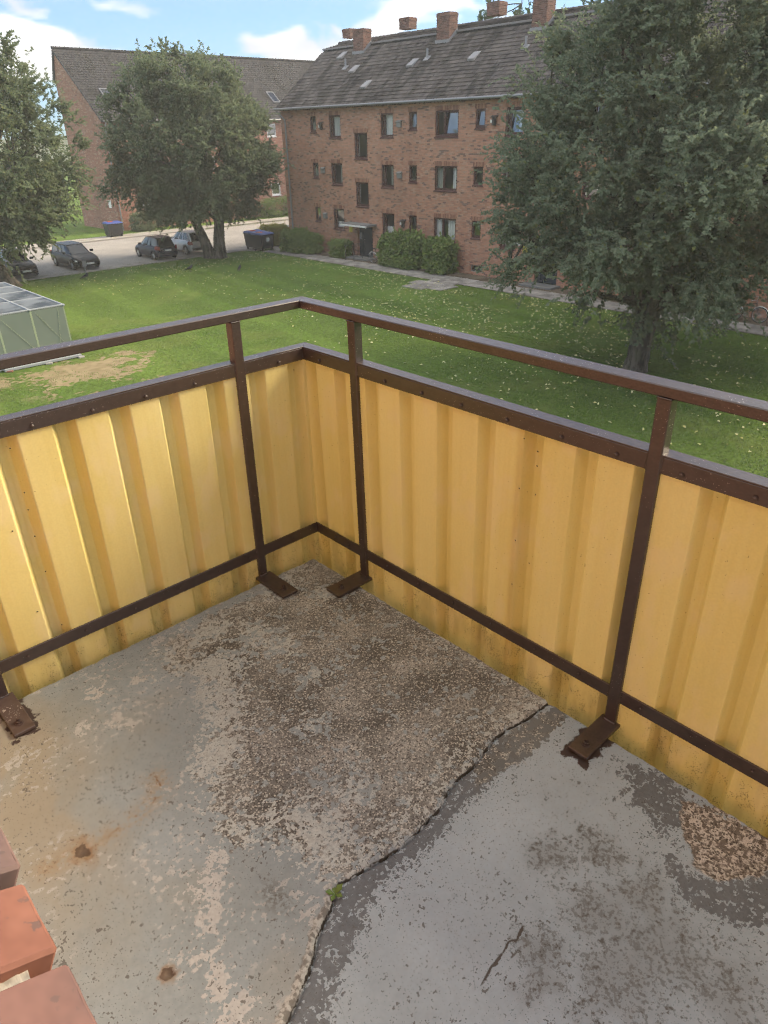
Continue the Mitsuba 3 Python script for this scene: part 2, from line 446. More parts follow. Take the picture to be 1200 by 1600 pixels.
mat('m_chimney_brick', proc(lambda p, n, uv: mix(mix((0.11, 0.058, 0.045), (0.23, 0.118, 0.088), cell_rand(dr.floor((p.x + p.y) / 0.25 + 0.5 * dr.floor(p.z / 0.083)), dr.floor(p.z / 0.083), 1)), (0.24, 0.21, 0.18),
                                                 smoothstep(0.82, 0.9, p.z / 0.083 - dr.floor(p.z / 0.083)) * 0.8)), 0.9)
for cx, y0, w_, top in ((-40.35, 35.95, 1.02, 7.5), (-32.65, 35.95, 1.04, 7.62), (-25.65, 35.95, 0.95, 7.75), (-44.3, 38.3, 0.80, 8.0), (-38.35, 38.3, 0.92, 8.08), (-30.8, 38.3, 0.95, 8.12), (-18.0, 35.95, 1.0, 7.7), (-10.0, 35.95, 1.0, 7.7)):
    zb = EAVE + k_s * (y0 - EY) - 0.5
    ch = [bx(cx - w_ / 2, cx + w_ / 2, y0, y0 + 0.75, zb, top - 0.20, 0.01), bx(cx - w_ / 2 - 0.02, cx + w_ / 2 + 0.02, y0 - 0.02, y0 + 0.77, top - 0.198, top - 0.04, 0.006), bx(cx - w_ / 2 + 0.01, cx + w_ / 2 - 0.01, y0 + 0.01, y0 + 0.74, top - 0.039, top, 0.01)]
    ent(f'{roof}__chimney', cat(ch), 'm_chimney_brick')
    if y0 < 37:
        zf0 = EAVE + k_s * (y0 - EY)
        ent(f'{roof}__chimney_flashing', cat([hull([(cx + sx * (w_ / 2 + 0.03) - 0.02, y0 - 0.05, zf0 - 0.1), (cx + sx * (w_ / 2 + 0.03) + 0.02, y0 - 0.05, zf0 + 0.12), (cx + sx * (w_ / 2 + 0.03) - 0.02, y0 + 0.7, zf0 + 0.42), (cx + sx * (w_ / 2 + 0.03) + 0.02, y0 + 0.7, zf0 + 0.78),
                                                    (cx + sx * (w_ / 2 + 0.03) - 0.02, y0 - 0.05, zf0 + 0.12), (cx + sx * (w_ / 2 + 0.03) + 0.02, y0 + 0.7, zf0 + 0.42)]) for sx in (1,)]
                                                  + [bx(cx - w_ / 2 - 0.05, cx + w_ / 2 + 0.05, y0 - 0.07, y0 - 0.02, zf0 - 0.03, zf0 + 0.14)]), 'm_lead')
    else:
        ent(f'{roof}__chimney_flashing', hull([(cx - w_ / 2 - 0.05, y0 - 0.12, TZ + 0.05), (cx + w_ / 2 + 0.05, y0 - 0.12, TZ + 0.05), (cx - w_ / 2 - 0.04, y0 - 0.02, TZ + 0.24), (cx + w_ / 2 + 0.04, y0 - 0.02, TZ + 0.24), (cx - w_ / 2, y0 - 0.003, TZ - 0.1), (cx + w_ / 2, y0 - 0.003, TZ - 0.1)]), 'm_lead')
def on_roof(x, y):
    return np.array([x, y, EAVE - 0.03 + k_s * (y - EY)])
ROOFM = np.stack([[1, 0, 0], [0, 1 / sl, k_s / sl], Pn], 1)
for x, y in ((-42.0, 35.93), (-39.33, 34.66), (-36.74, 33.35), (-33.9, 34.65), (-29.0, 34.66), (-18.9, 34.7)):
    m = hull([(-0.26, -0.36, 0.0), (0.26, -0.36, 0.0), (-0.24, -0.34, 0.12), (0.24, -0.34, 0.12), (-0.2, 0.36, 0.05), (0.2, 0.36, 0.05), (-0.26, 0.4, 0), (0.26, 0.4, 0)])
    ent(f'{roof}__roof_hatch', xf(m, ROOFM, on_roof(x, y) + Pn * 0.03), 'm_lead')
for x, y in ((-40.46, 34.86), (-32.89, 34.88), (-25.6, 34.88)):
    p = on_roof(x, y)
    ent(f'{roof}__vent_pipe', cat([cyl(p - [0, 0, 0.05], p + [0, 0, 0.55], 0.065, 10), xf(bx(-0.2, 0.2, -0.2, 0.2, 0.0, 0.03), ROOFM, p + Pn * 0.045)]), 'm_lead')

for (x0, x1, z0, z1, kd, fl, cx) in wins:
    wk = fresh(f'{house}__window')
    d0, fw = HY + 0.06, 0.095
    yb = HY + 0.15
    parts = [bx(x0 + 0.004, x0 + fw, d0, yb, z0, z1), bx(x1 - fw, x1 - 0.004, d0, yb, z0, z1), bx(x0 + fw, x1 - fw, d0 + 0.002, yb, z1 - fw, z1 - 0.003), bx(x0 + fw, x1 - fw, d0 + 0.002, yb, z0 + 0.05, z0 + 0.05 + fw)]
    # sash
    i0, i1, j0, j1 = x0 + fw, x1 - fw, z0 + 0.05 + fw, z1 - fw
    if kd == 'big':
        parts.append(bx(cx - 0.19 - 0.055, cx - 0.19 + 0.055, d0 - 0.004, yb, j0, j1))
    if kd == 'mid':
        parts.append(bx(x0 + 0.27, x0 + 0.33, d0 + 0.004, yb, j0, j1))
    if kd == 'stair':
        parts.append(bx(x0 + 0.25, x0 + 0.30, d0 + 0.004, yb, j0, j1))
    ent(f'{wk}__frame', cat(parts), 'm_frame_brown')
    ent(f'{wk}__sill', hull([(x0 - 0.03, HY - 0.045, z0 - 0.07), (x1 + 0.03, HY - 0.045, z0 - 0.07), (x0 - 0.03, HY - 0.045, z0 - 0.01), (x1 + 0.03, HY - 0.045, z0 - 0.01), (x0 - 0.03, d0 + 0.02, z0 + 0.045), (x1 + 0.03, d0 + 0.02, z0 + 0.045), (x0 - 0.03, d0 + 0.02, z0 - 0.07), (x1 + 0.03, d0 + 0.02, z0 - 0.07)]), 'm_sill')
    ent(f'{wk}__lintel', bx(x0 - 0.06, x1 + 0.06, HY - 0.004, HY + 0.05, z1 + 0.004, z1 + 0.235), 'm_soldier')
    tilt = (fl == 0 and kd in ('small', 'big', 'mid') and cx > -32) 
    segs = [(i0, i1)]
    if kd == 'big':
        segs = [(i0, cx - 0.19 - 0.055), (cx - 0.19 + 0.055, i1)]
    for q, (a, b) in enumerate(segs):
        ti = tilt and (kd != 'big' or q == 1)
        an = 0.12 if ti else rng.normal(0, 0.004)
        hgt = j1 - j0
        pane = np.array([[a, yb - 0.02, j0], [b, yb - 0.02, j0], [b, yb - 0.02 + an * hgt, j1], [a, yb - 0.02 + an * hgt, j1]])
        ent(f'{wk}__pane', (pane, np.array([[0, 1, 2], [0, 2, 3]])), 'm_glass')
        if ti:
            e = 0.035
            ent(f'{wk}__sash', cat([hull([p_ + [0, oy, 0] for p_ in (pane[s], pane[t_], pane[s] * (1 - e) + pane[(s + 2) % 4] * e, pane[t_] * (1 - e) + pane[(t_ + 2) % 4] * e) for oy in (-0.02, 0.03)]) for s, t_ in ((0, 1), (1, 2), (2, 3), (3, 0))]), 'm_frame_brown')
    # curtains inside
    u = rng.random()
    cy = HY + 0.24
    def curtain(a, b, c0, c1, m_='m_curtain'):
        n_ = max(6, int((b - a) / 0.04))
        xs = np.linspace(a, b, n_)
        ys = cy + 0.02 * np.sin(np.arange(n_) * 1.9) + 0.01 * np.sin(np.arange(n_) * 0.7)
        vv = np.vstack([np.stack([xs, ys, np.full(n_, c0)], 1), np.stack([xs, ys, np.full(n_, c1)], 1)])
        ff = []
        for q in range(n_ - 1):
            ff += [(q, q + 1, n_ + q + 1), (q, n_ + q + 1, n_ + q)]
        ent(f'{wk}__curtain', (vv, np.array(ff)), m_)
    if kd == 'mid':
        if fl == 2:
            curtain(x0 + 0.05, x1 - 0.05, z0, z0 + 0.50)
        elif abs(cx + 33.8) < 0.1 and fl == 0 or abs(cx + 38.8) < 0.1 and fl == 0:
            curtain(x0 + 0.3, x1 - 0.02, z0, z1)
        else:
            curtain(x1 - 0.45, x1 - 0.05, z0, z1, 'm_curtain_dark')
            curtain(x0 + 0.06, x0 + 0.24, z0, z1)
    if kd == 'big' and fl > 0:
        curtain(x0, cx - 0.35, z0, z1, 'm_curtain_dark' if fl == 1 else 'm_curtain')
        curtain(cx + 0.1 + 0.3 * (fl == 1), x1, z0, z1)
    if kd == 'small' and fl < 2 and u < 0.6:
        curtain(x0, x1, z0, z0 + 0.6, 'm_curtain_dark')
    if kd == 'stair':
        curtain(x0 + 0.05, x0 + 0.24, z0, z1)

for i, (x0, x1, z0, z1) in enumerate(doors):
    dk = fresh(f'{house}__door')
    ent(f'{dk}__leaf', cat([bx(x0 + 0.36, x1 - 0.05, HY + 0.17, HY + 0.22, ZG + 0.12, z1 - 0.06, 0.008)] + [bx(x0 + 0.42 + q * 0.17, x0 + 0.54 + q * 0.17, HY + 0.165, HY + 0.18, ZG + 0.3, z1 - 0.2, 0.004) for q in range(6)]), 'm_door')
    ent(f'{dk}__frame', cat([bx(x0 + 0.003, x0 + 0.36, HY + 0.15, HY + 0.24, ZG + 0.12, z1 - 0.003), bx(x1 - 0.05, x1 - 0.003, HY + 0.15, HY + 0.24, ZG + 0.12, z1 - 0.003), bx(x0 + 0.36, x1 - 0.05, HY + 0.15, HY + 0.24, z1 - 0.06, z1 - 0.003)]), 'm_door')
    ent(f'{dk}__handle', cyl((x0 + 0.47, HY + 0.12, ZG + 1.2), (x0 + 0.60, HY + 0.12, ZG + 1.2), 0.018, 8), 'm_zinc')
    ent(f'{dk}__step', bx(x0 - 0.3, x1 + 0.3, HY - 0.95, HY - 0.002, ZG, ZG + 0.13, 0.01), 'm_slab_grey')
    ent(f'{house}__canopy', cat([bx(x0 - 0.75, x1 + 0.45, HY - 0.95, HY - 0.002, z1 + 0.10, z1 + 0.24, 0.01)]), 'm_slab_grey')
    ent(f'{house}__canopy_edge', bx(x0 - 0.77, x1 + 0.47, HY - 0.98, HY - 0.952, z1 + 0.08, z1 + 0.19), 'm_white')
    ent(f'{house}__sign', bx(x0 - 0.86, x0 - 0.52, HY - 0.03, HY - 0.002, z1 - 0.42, z1 - 0.03, 0.006), 'm_yellow_sign')
    ent(f'{house}__bell_panel', bx(x0 + 0.10, x0 + 0.24, HY + 0.12, HY + 0.149, -5.0, -4.6, 0.005), 'm_lead')
for x0, x1, z0, z1 in base:
    wk = fresh(f'{house}__basement_window')
    ent(f'{wk}__frame', cat([bx(x0, x1, HY + 0.08, HY + 0.13, z1 - 0.05, z1 - 0.002), bx(x0, x1, HY + 0.08, HY + 0.13, z0 + 0.002, z0 + 0.05), bx(x0, x0 + 0.05, HY + 0.08, HY + 0.13, z0 + 0.05, z1 - 0.05), bx(x1 - 0.05, x1, HY + 0.08, HY + 0.13, z0 + 0.05, z1 - 0.05)]), 'm_fixture')
    ent(f'{wk}__pane', (np.array([[x0, HY + 0.1, z0], [x1, HY + 0.1, z0], [x1, HY + 0.1, z1], [x0, HY + 0.1, z1]]), np.array([[0, 1, 2], [0, 2, 3]])), 'm_glass')
# heater flue covers beside the windows
for cx, zz, dark in ((-40.15, 1.86, 1), (-32.65, 1.80, 0), (-25.35, 1.86, 1), (-40.2, -0.86, 0), (-32.65, -0.98, 0), (-40.2, -3.75, 0), (-32.35, -3.72, 1), (-17.8, 1.8, 0), (-17.8, -1.0, 0), (-10.4, 1.8, 0)):
    m_ = 'm_fixture_dark' if dark else 'm_fixture'
    fk = ent(f'{house}__flue_cover', cat([bx(cx - 0.10 - 0.08 * (1 - dark), cx + 0.10 + 0.08 * (1 - dark), HY - 0.16, HY - 0.002, zz - 0.22 + 0.08 * (1 - dark), zz + 0.22 - 0.08 * (1 - dark), 0.02),
                                          hull([(cx - 0.2, HY - 0.22, zz + 0.16), (cx + 0.2, HY - 0.22, zz + 0.16), (cx - 0.2, HY - 0.003, zz + 0.25), (cx + 0.2, HY - 0.003, zz + 0.25), (cx - 0.2, HY - 0.003, zz + 0.20), (cx + 0.2, HY - 0.003, zz + 0.20), (cx - 0.2, HY - 0.22, zz + 0.14), (cx + 0.2, HY - 0.22, zz + 0.14)])]), m_)
    if dark:
        ent(f'{house}__flue_cap', bx(cx - 0.26, cx - 0.115, HY - 0.12, HY - 0.002, zz - 0.1, zz + 0.06, 0.01), 'm_white')

# ------------------------------------------------------------------ the far house across the road
FX, FY0, FY1, FE = -65.0, 28.05, 70.0, 2.8
AX, AZ = -72.2, 8.5
far = thing('gabled_house', 'dark red brick house with steep black tiled roof and white windows across the road', 'house')
fw_holes = []
fwins = []
for yy in (31.0, 34.6, 38.2, 41.9, 45.65, 50.2, 54.0):
    for fl in range(3):
        fwins.append((yy - 0.56, yy + 0.56, 1.2 - 2.72 * fl, 2.36 - 2.72 * fl))
poly = sbox(FY0, ZG - 0.3, FY1, FE)
for a in fwins:
    poly = poly.difference(sbox(a[0], a[2], a[1], a[3]))
w = extrude(poly, 0.3)
v = np.asarray(w.vertices)
ent(f'{far}__wall', fix((np.stack([FX - v[:, 2], v[:, 0], v[:, 1]], -1), np.asarray(w.faces))), 'm_brick2_y')
g = extrude(Polygon([(FX - 0.302, ZG - 0.3), (AX - 1.0, ZG - 0.3), (AX - 1.0, AZ - 1.9), (AX, AZ - 0.1), (FX - 0.302, FE + 0.12)]), 0.3)
v = np.asarray(g.vertices)
ent(f'{far}__gable_wall', fix((np.stack([v[:, 0], FY0 + v[:, 2], v[:, 1]], -1), np.asarray(g.faces))), 'm_brick2_x')
ent(f'{far}__interior', bx(FX - 0.9, FX - 0.85, FY0 + 0.35, FY1 - 0.05, ZG, FE), 'm_room')
ent(f'{far}__rear_wall', bx(AX - 1.0, AX - 0.7, FY0 + 0.31, FY1, ZG - 0.3, AZ - 2.0), 'm_brick2_y')
k_f = (AZ - FE) / (FX + 0.35 - AX)
sf = math.hypot(1, k_f)
Nf = np.array([k_f / sf, 0, 1 / sf])
P_far = lambda u, t, h: np.array([FX + 0.35 - t / sf, u, FE - 0.05 + k_f * t / sf]) + Nf * h
nfr = int(math.hypot(FX + 0.35 - AX, AZ - FE) / 0.335)
o = 0.14
froof = ent(f'{far}__roof', fix(cat([hull([(FX + 0.35, y, FE - 0.06) for y in (FY0 - o, FY1)] + [(FX + 0.35, y, FE - 0.2) for y in (FY0 - o, FY1)] + [(AX, y, AZ - 0.04) for y in (FY0 - o, FY1)] + [(AX, y, AZ - 0.25) for y in (FY0 - o, FY1)]),
                                       hull([(AX, y, AZ - 0.04) for y in (FY0 - o, FY1)] + [(AX - 1.35, y, AZ - 2.6) for y in (FY0 - o, FY1)] + [(AX - 0.003, y, AZ - 0.4) for y in (FY0 - o, FY1)] + [(AX - 1.0, y, AZ - 2.6) for y in (FY0 - o, FY1)])])), 'm_black')
stuffpart(f'{froof}__tile', tile_roof(FY0 - o - 0.02, 62.0, nfr, P_far, r_tiles), 'm_tiles2')
stuffpart(f'{froof}__ridge_tile', cat([tube([(AX, FY0 - o + i * 0.36, AZ + 0.03), (AX, FY0 - o + i * 0.36 + 0.38, AZ + 0.02)], [0.12, 0.105], 7) for i in range(94)]), 'm_tiles2')
ent(f'{froof}__gutter', tube([(FX + 0.42, FY0, FE - 0.1), (FX + 0.42, FY1, FE - 0.1)], 0.07, 8), 'm_zinc', 40)
ent(f'{far}__downpipe', tube([(FX + 0.42, FY0 + 0.25, FE - 0.15), (FX + 0.10, FY0 + 0.2, FE - 0.6), (FX + 0.10, FY0 + 0.2, ZG)], 0.065, 8), 'm_zinc', 50)
for y0 in (29.6, 36.2, 40.5, 47.35, 52.0):
    sk = fresh(f'{far}__skylight')
    M = np.stack([[0, 1, 0], [-1 / sf, 0, k_f / sf], Nf], 1)
    org = P_far(y0, (4.2 - FE + 0.05) / k_f * sf, 0.06)
    ent(f'{sk}__frame', xf(cat([bx(0, 0.85, 0, 0.10, -0.1, 0.06), bx(0, 0.85, 1.55, 1.65, -0.1, 0.06), bx(0, 0.08, 0.10, 1.55, -0.1, 0.06), bx(0.77, 0.85, 0.10, 1.55, -0.1, 0.06)]), M, org), 'm_zinc')
    ent(f'{sk}__pane', xf(bx(0.08, 0.77, 0.10, 1.55, -0.1, 0.03), M, org), 'm_pane')
for (a, b, c, d) in fwins:
    wk = fresh(f'{far}__window')
    fr = 0.09
    ent(f'{wk}__frame', cat([bx(FX - 0.15, FX - 0.05, a + 0.003, a + fr, c, d - 0.003), bx(FX - 0.15, FX - 0.05, b - fr, b - 0.003, c, d - 0.003), bx(FX - 0.15, FX - 0.052, a + fr, b - fr, d - fr, d - 0.003), bx(FX - 0.15, FX - 0.052, a + fr, b - fr, c, c + fr + 0.05)]), 'm_frame_white')
    ent(f'{wk}__pane', (np.array([[FX - 0.12, a + fr, c + fr], [FX - 0.12, b - fr, c + fr], [FX - 0.12, b - fr, d - fr], [FX - 0.12, a + fr, d - fr]]), np.array([[0, 1, 2], [0, 2, 3]])), 'm_glass')
    ent(f'{wk}__sill', bx(FX - 0.05, FX + 0.06, a - 0.05, b + 0.05, c - 0.06, c - 0.003), 'm_frame_white')
ent(f'{far}__notice_plate', bx(-66.62, -66.05, FY0 - 0.02, FY0 - 0.002, -4.25, -3.6, 0.004), 'm_white')
structure('verge', sheet(-64.98, -62.35, -20, 70, ZG + 0.06), 'm_lawn', 'strip of grass between the far pavement and the houses')
# ------------------------------------------------------------------ the balcony slab
CRACK = [(1.173, -0.045), (1.168, -0.145), (1.156, -0.205), (1.15, -0.271), (1.161, -0.335), (1.174, -0.396), (1.172, -0.46), (1.182, -0.509), (1.202, -0.555), (1.206, -0.611), (1.212, -0.658), (1.212, -0.714), (1.205, -0.761), (1.196, -0.804), (1.19, -0.848), (1.181, -0.88), (1.188, -0.9), (1.213, -0.929), (1.228, -0.965), (1.246, -0.997), (1.268, -1.023), (1.297, -1.066), (1.315, -1.1), (1.33, -1.135), (1.348, -1.164), (1.383, -1.218), (1.46, -1.36), (1.52, -1.52)]
CRACK2 = [(1.557, -0.811), (1.549, -0.785), (1.54, -0.71), (1.554, -0.685), (1.543, -0.654)]
BARE1 = [(-0.007, -0.057), (0.22, 0.023), (0.515, 0.015), (0.771, 0.008), (0.996, 0.002), (1.173, -0.029), (1.168, -0.145), (1.15, -0.271), (1.174, -0.396), (1.182, -0.509), (1.206, -0.611), (1.212, -0.714), (1.196, -0.804), (1.181, -0.88), (1.125, -0.873), (1.053, -0.874), (0.954, -0.899), (0.919, -0.988), (0.826, -0.977), (0.682, -0.919), (0.578, -0.825), (0.458, -0.739), (0.325, -0.728), (0.238, -0.795), (0.142, -0.779), (0.102, -0.648), (0.083, -0.507), (0.081, -0.367), (0.079, -0.247)]
DARKA = [(1.192, -0.907), (1.181, -0.88), (1.196, -0.804), (1.212, -0.714), (1.206, -0.611), (1.182, -0.509), (1.174, -0.396), (1.15, -0.271), (1.211, -0.276), (1.238, -0.392), (1.241, -0.525), (1.256, -0.613), (1.249, -0.696), (1.238, -0.791), (1.27, -0.88), (1.299, -0.952), (1.326, -1.018), (1.433, -1.106), (1.52, -1.25), (1.46, -1.36), (1.348, -1.164), (1.297, -1.066), (1.235, -0.979)]
DARKB = [(1.156, -0.205), (1.172, -0.077), (1.241, -0.04), (1.26, -0.157), (1.251, -0.284), (1.243, -0.386), (1.231, -0.458), (1.18, -0.39), (1.15, -0.271)]
DARKC = [(1.469, -0.091), (1.544, -0.06), (1.617, -0.07), (1.655, -0.173), (1.636, -0.218), (1.563, -0.192)]
DARKD = [(1.68, -0.272), (1.722, -0.276), (1.781, -0.256), (1.821, -0.214), (1.877, -0.103), (1.95, -0.2), (1.923, -0.25), (1.845, -0.305), (1.812, -0.325), (1.76, -0.337)]
BARE2 = [(1.613, -0.078), (1.67, -0.048), (1.854, -0.042), (1.874, -0.095), (1.815, -0.202), (1.776, -0.247), (1.73, -0.244), (1.663, -0.19)]
RUSTLINE = [(0.67, -1.36), (0.691, -1.263), (0.691, -1.172), (0.679, -1.088), (0.648, -1.053), (0.612, -1.048)]
PINK = [(0.164, -1.02, .05), (0.319, -1.018, .045), (0.377, -0.995, .035), (0.975, -1.10, .055), (1.055, -1.138, .05), (0.939, -1.055, .045), (1.192, -1.194, .05), (1.245, -1.208, .055), (1.129, -1.187, .04), (0.296, -1.115, .03), (0.072, -0.778, .03), (0.2, -0.9, .03)]
PALE = [(0.583, -0.486, .05), (0.275, -0.497, .10), (0.454, -0.782, .10), (0.394, -0.475, .06), (0.643, -0.895, .08), (1.011, -0.671, .06), (1.018, -0.806, .09), (0.341, -0.667, .09), (0.16, -0.60, .06), (0.25, -0.16, .05), (0.75, -0.62, .05)]
DIRT = [(1.624, -0.511, .10), (1.492, -0.467, .07), (1.794, -0.492, .12), (1.899, -0.488, .12), (1.611, -0.683, .07), (1.661, -0.385, .08), (1.56, -0.38, .07), (1.74, -0.60, .12), (1.86, -0.70, .12)]
SLABX, SLABY = 0.03, -0.05


def poly_sd(x, y, pts):
    d, s = mi.Float(1e9), mi.Float(1.0)
    n = len(pts)
    for i in range(n):
        (ax, ay), (bx_, by_) = pts[i], pts[i - 1]
        ex, ey = bx_ - ax, by_ - ay
        wx, wy = x - ax, y - ay
        t = dr.clip((wx * ex + wy * ey) / (ex * ex + ey * ey), 0, 1)
        d = dr.minimum(d, dr.square(wx - ex * t) + dr.square(wy - ey * t))
        c1, c2, c3 = y >= ay, y < by_, ex * wy > ey * wx
        s = dr.select((c1 & c2 & c3) | (~c1 & ~c2 & ~c3), -s, s)
    return s * dr.sqrt(d)


def line_d(x, y, pts):
    d = mi.Float(1e9)
    for (ax, ay), (bx_, by_) in zip(pts[:-1], pts[1:]):
        ex, ey = bx_ - ax, by_ - ay
        wx, wy = x - ax, y - ay
        t = dr.clip((wx * ex + wy * ey) / (ex * ex + ey * ey), 0, 1)
        d = dr.minimum(d, dr.square(wx - ex * t) + dr.square(wy - ey * t))
    return dr.sqrt(d)


def blobs(x, y, pts):
    b = mi.Float(0)
    for cx, cy, r in pts:
        b = dr.maximum(b, dr.exp(-(dr.square(x - cx) + dr.square(y - cy)) / (r * r)))
    return b


def floor_color(p, n, uv):
    x, y = p.x, p.y
    n1 = fbm(x * 11, y * 11, 0.0, octaves=4) - 0.5
    n2 = fbm(x * 11 + 50, y * 11, 3.0, octaves=4) - 0.5
    f1 = fbm(x * 52 + 0.6 * n2, y * 52, 5.0, octaves=5)
    f2 = fbm(x * 170, y * 170, 8.0, octaves=3)
    f3 = fbm(x * 95 + 31, y * 80, 11.0, octaves=4)
    grit = noise(x * 460, y * 460, 1.0)
    low = fbm(x * 3.1, y * 3.1, 9.0, octaves=3)
    cloud = fbm(x * 6, y * 6, 19.0, octaves=5)
    rag1, rag2 = 0.030 * (f1 - 0.5), 0.030 * (f3 - 0.5)
    wx, wy = x + 0.06 * n1 + rag1, y + 0.06 * n2 + rag2
    v1, v2, vr = voronoi(x * 165, y * 165)

    # painted screed: blue grey coat on the right of the crack, greener older coat on the left
    cs = poly_sd(x, y, CRACK + [(4.0, -1.6), (4.0, 0.3), (1.2, 0.3)])        # < 0 right of the crack
    right = smoothstep(0.003, -0.003, cs)
    tone = dr.clip(0.6 * low + 0.9 * cloud - 0.25, 0, 1)
    paint_l = mix((0.198, 0.214, 0.210), (0.256, 0.280, 0.290), tone) * (0.90 + 0.20 * f1) * (0.90 + 0.20 * f2)
    paint_r = mix((0.238, 0.268, 0.285), (0.325, 0.362, 0.385), tone) * (0.93 + 0.14 * f2)
    c = mix(paint_l, paint_r, right)
    # ochre rust wash spreading from the left post foot, with its own streaks and edges
    och = dr.exp(-dr.square((x - 0.24) / 0.28) - dr.square((y + 1.30) / 0.18)) + 0.8 * dr.exp(-dr.square((x - 0.60) / 0.28) - dr.square((y + 1.34) / 0.14))
    och = och * smoothstep(0.28, 0.72, fbm(x * 7 + y * 4, y * 9, 2.0, octaves=5) + 0.08)
    c = mix(c, (0.29, 0.215, 0.125), dr.clip(och * 0.62, 0, 0.5))
    wash = smoothstep(0.50, 0.68, fbm(x * 4.5 + 70, y * 4.5, 21.0, octaves=5)) * (1 - right)
    c = mix(c, (0.24, 0.215, 0.165), wash * 0.3)
    # undercoat, dark grey, where the top coat has come off
    sd = dr.minimum(dr.minimum(poly_sd(wx, wy, DARKA), poly_sd(wx, wy, DARKC)), poly_sd(wx, wy, DARKD))
    dk = smoothstep(0.003, -0.003, sd - 0.004 + 0.06 * (f3 - 0.5) + 0.03 * (f2 - 0.5))
    spots = smoothstep(0.665, 0.70, f3 * 0.7 + f1 * 0.3 + 0.17 * dr.exp(-dr.square(dr.maximum(sd, 0) / 0.05)) - 0.05) * right
    dk = dr.maximum(dk, spots)
    dk = dk * (1 - 0.85 * smoothstep(0.585, 0.62, f3 * 0.55 + f2 * 0.45))
    c = mix(c, C3((0.118, 0.124, 0.130)) * (0.70 + 0.35 * f2 + 0.25 * f1), dk * right)
    # filler showing as pale pinkish chips
    pk = blobs(x + 0.05 * n1, y + 0.05 * n2, PINK)
    chips = smoothstep(0.50, 0.515, 0.30 * pk + 0.42 * f1 + 0.50 * (f3 - 0.5) + 0.35 * (f2 - 0.5) + 0.09) * smoothstep(0.10, 0.35, pk) * (1 - right)
    few = smoothstep(0.655, 0.668, f3) * smoothstep(0.45, 0.6, fbm(x * 6, y * 6, 26.0, octaves=2)) * (1 - right)
    c = mix(c, C3((0.355, 0.342, 0.322)) * (0.80 + 0.40 * f2), dr.maximum(chips, few * 0.8))
    # bare weathered concrete: brown grey matrix, pale and black grains; scabs of white primer along its edge
    bd = poly_sd(x + 0.05 * n1, y + 0.05 * n2, BARE1)
    rag = bd + 0.16 * (f1 - 0.5) + 0.05 * (f2 - 0.5)
    bare = smoothstep(0.006, -0.006, rag - 0.004) * (1 - right)
    pal = blobs(x + 0.07 * n1, y + 0.07 * n2, PALE)
    inner = dr.exp(-dr.square((bd + 0.02) / 0.07))
    scab = smoothstep(0.55, 0.60, 0.62 * f3 + 0.38 * f2 + 0.15 * inner + 0.21 * pal - 0.12) * smoothstep(0.13, 0.03, bd) * (1 - right)
    blot = fbm(x * 8, y * 8, 30.0, octaves=5)
    matrix = mix((0.102, 0.094, 0.082), (0.258, 0.244, 0.220), dr.clip(2.1 * (blot - 0.30), 0, 1))
    grain = dr.select(vr > 0.66, 1.0, 0.0) * smoothstep(0.46, 0.34, v1)
    gdark = dr.select(vr < 0.24, 1.0, 0.0) * smoothstep(0.5, 0.35, v1)
    conc = mix(matrix, C3((0.46, 0.42, 0.36)), grain * (0.45 + 0.5 * f1))
    conc = mix(conc, (0.050, 0.043, 0.037), gdark * 0.75)
    conc = conc * (0.66 + 0.68 * grit) * (0.75 + 0.5 * f2)
    c = mix(c, conc, bare)
    greyp = smoothstep(0.56, 0.585, 0.75 * f1 + 0.25 * f3 + 0.20 * pal - 0.06) * bare
    c = mix(c, paint_l * 1.04, greyp * 0.9)
    c = mix(c, C3((0.365, 0.366, 0.338)) * (0.70 + 0.60 * f2), scab * 0.85)
    b2 = smoothstep(0.004, -0.004, poly_sd(wx, wy, BARE2) + 0.03 * (f3 - 0.5))
    conc2 = mix(mix((0.13, 0.105, 0.085), (0.43, 0.375, 0.325), smoothstep(0.40, 0.62, 0.35 * f3 + 0.65 * f2)), (0.05, 0.042, 0.035), gdark * 0.8) * (0.8 + 0.4 * grit)
    c = mix(c, conc2, b2)
    bB = smoothstep(0.004, -0.004, poly_sd(wx, wy, DARKB) + 0.04 * (f3 - 0.5))
    c = mix(c, mix(C3((0.115, 0.115, 0.110)), conc, smoothstep(0.47, 0.54, f1)), bB * right * 0.9)
    # black dirt and lichen specks
    db = blobs(x + 0.09 * n1, y + 0.09 * n2, DIRT)
    c = mix(c, (0.165, 0.168, 0.165), smoothstep(0.15, 0.95, db * 0.9 + 0.8 * n2 + 0.5 * (f1 - 0.5)) * right * 0.55)
    dirt = smoothstep(0.54, 0.66, f1 * 0.22 + f2 * 0.52 + grit * 0.12 + f3 * 0.14 + 0.11 * db + 0.10 * n1 - 0.02) * smoothstep(0.08, 0.5, db) * right
    c = mix(c, (0.095, 0.092, 0.082), dirt * 0.62)
    speck = smoothstep(0.69, 0.73, f2 * 0.75 + f1 * 0.25 + 0.16 * n1)
    c = mix(c, (0.075, 0.068, 0.060), speck * 0.8)
    sp2 = smoothstep(0.88, 0.92, noise(x * 330, y * 330, 2.0))
    c = mix(c, (0.10, 0.088, 0.075), sp2 * 0.7)
    sm = dr.exp(-dr.square((x - 1.107) / 0.05) - dr.square((y + 1.007) / 0.03)) * smoothstep(0.35, 0.65, f2)
    c = mix(c, (0.09, 0.08, 0.065), sm * 0.75)
    # rust runs and the two open rust holes
    rd = line_d(x + 0.03 * n1, y + 0.03 * n2, RUSTLINE)
    c = mix(c, (0.25, 0.165, 0.085), dr.exp(-dr.square(rd / 0.034)) * smoothstep(0.30, 0.62, f1 * 0.6 + f2 * 0.4) * 0.55)
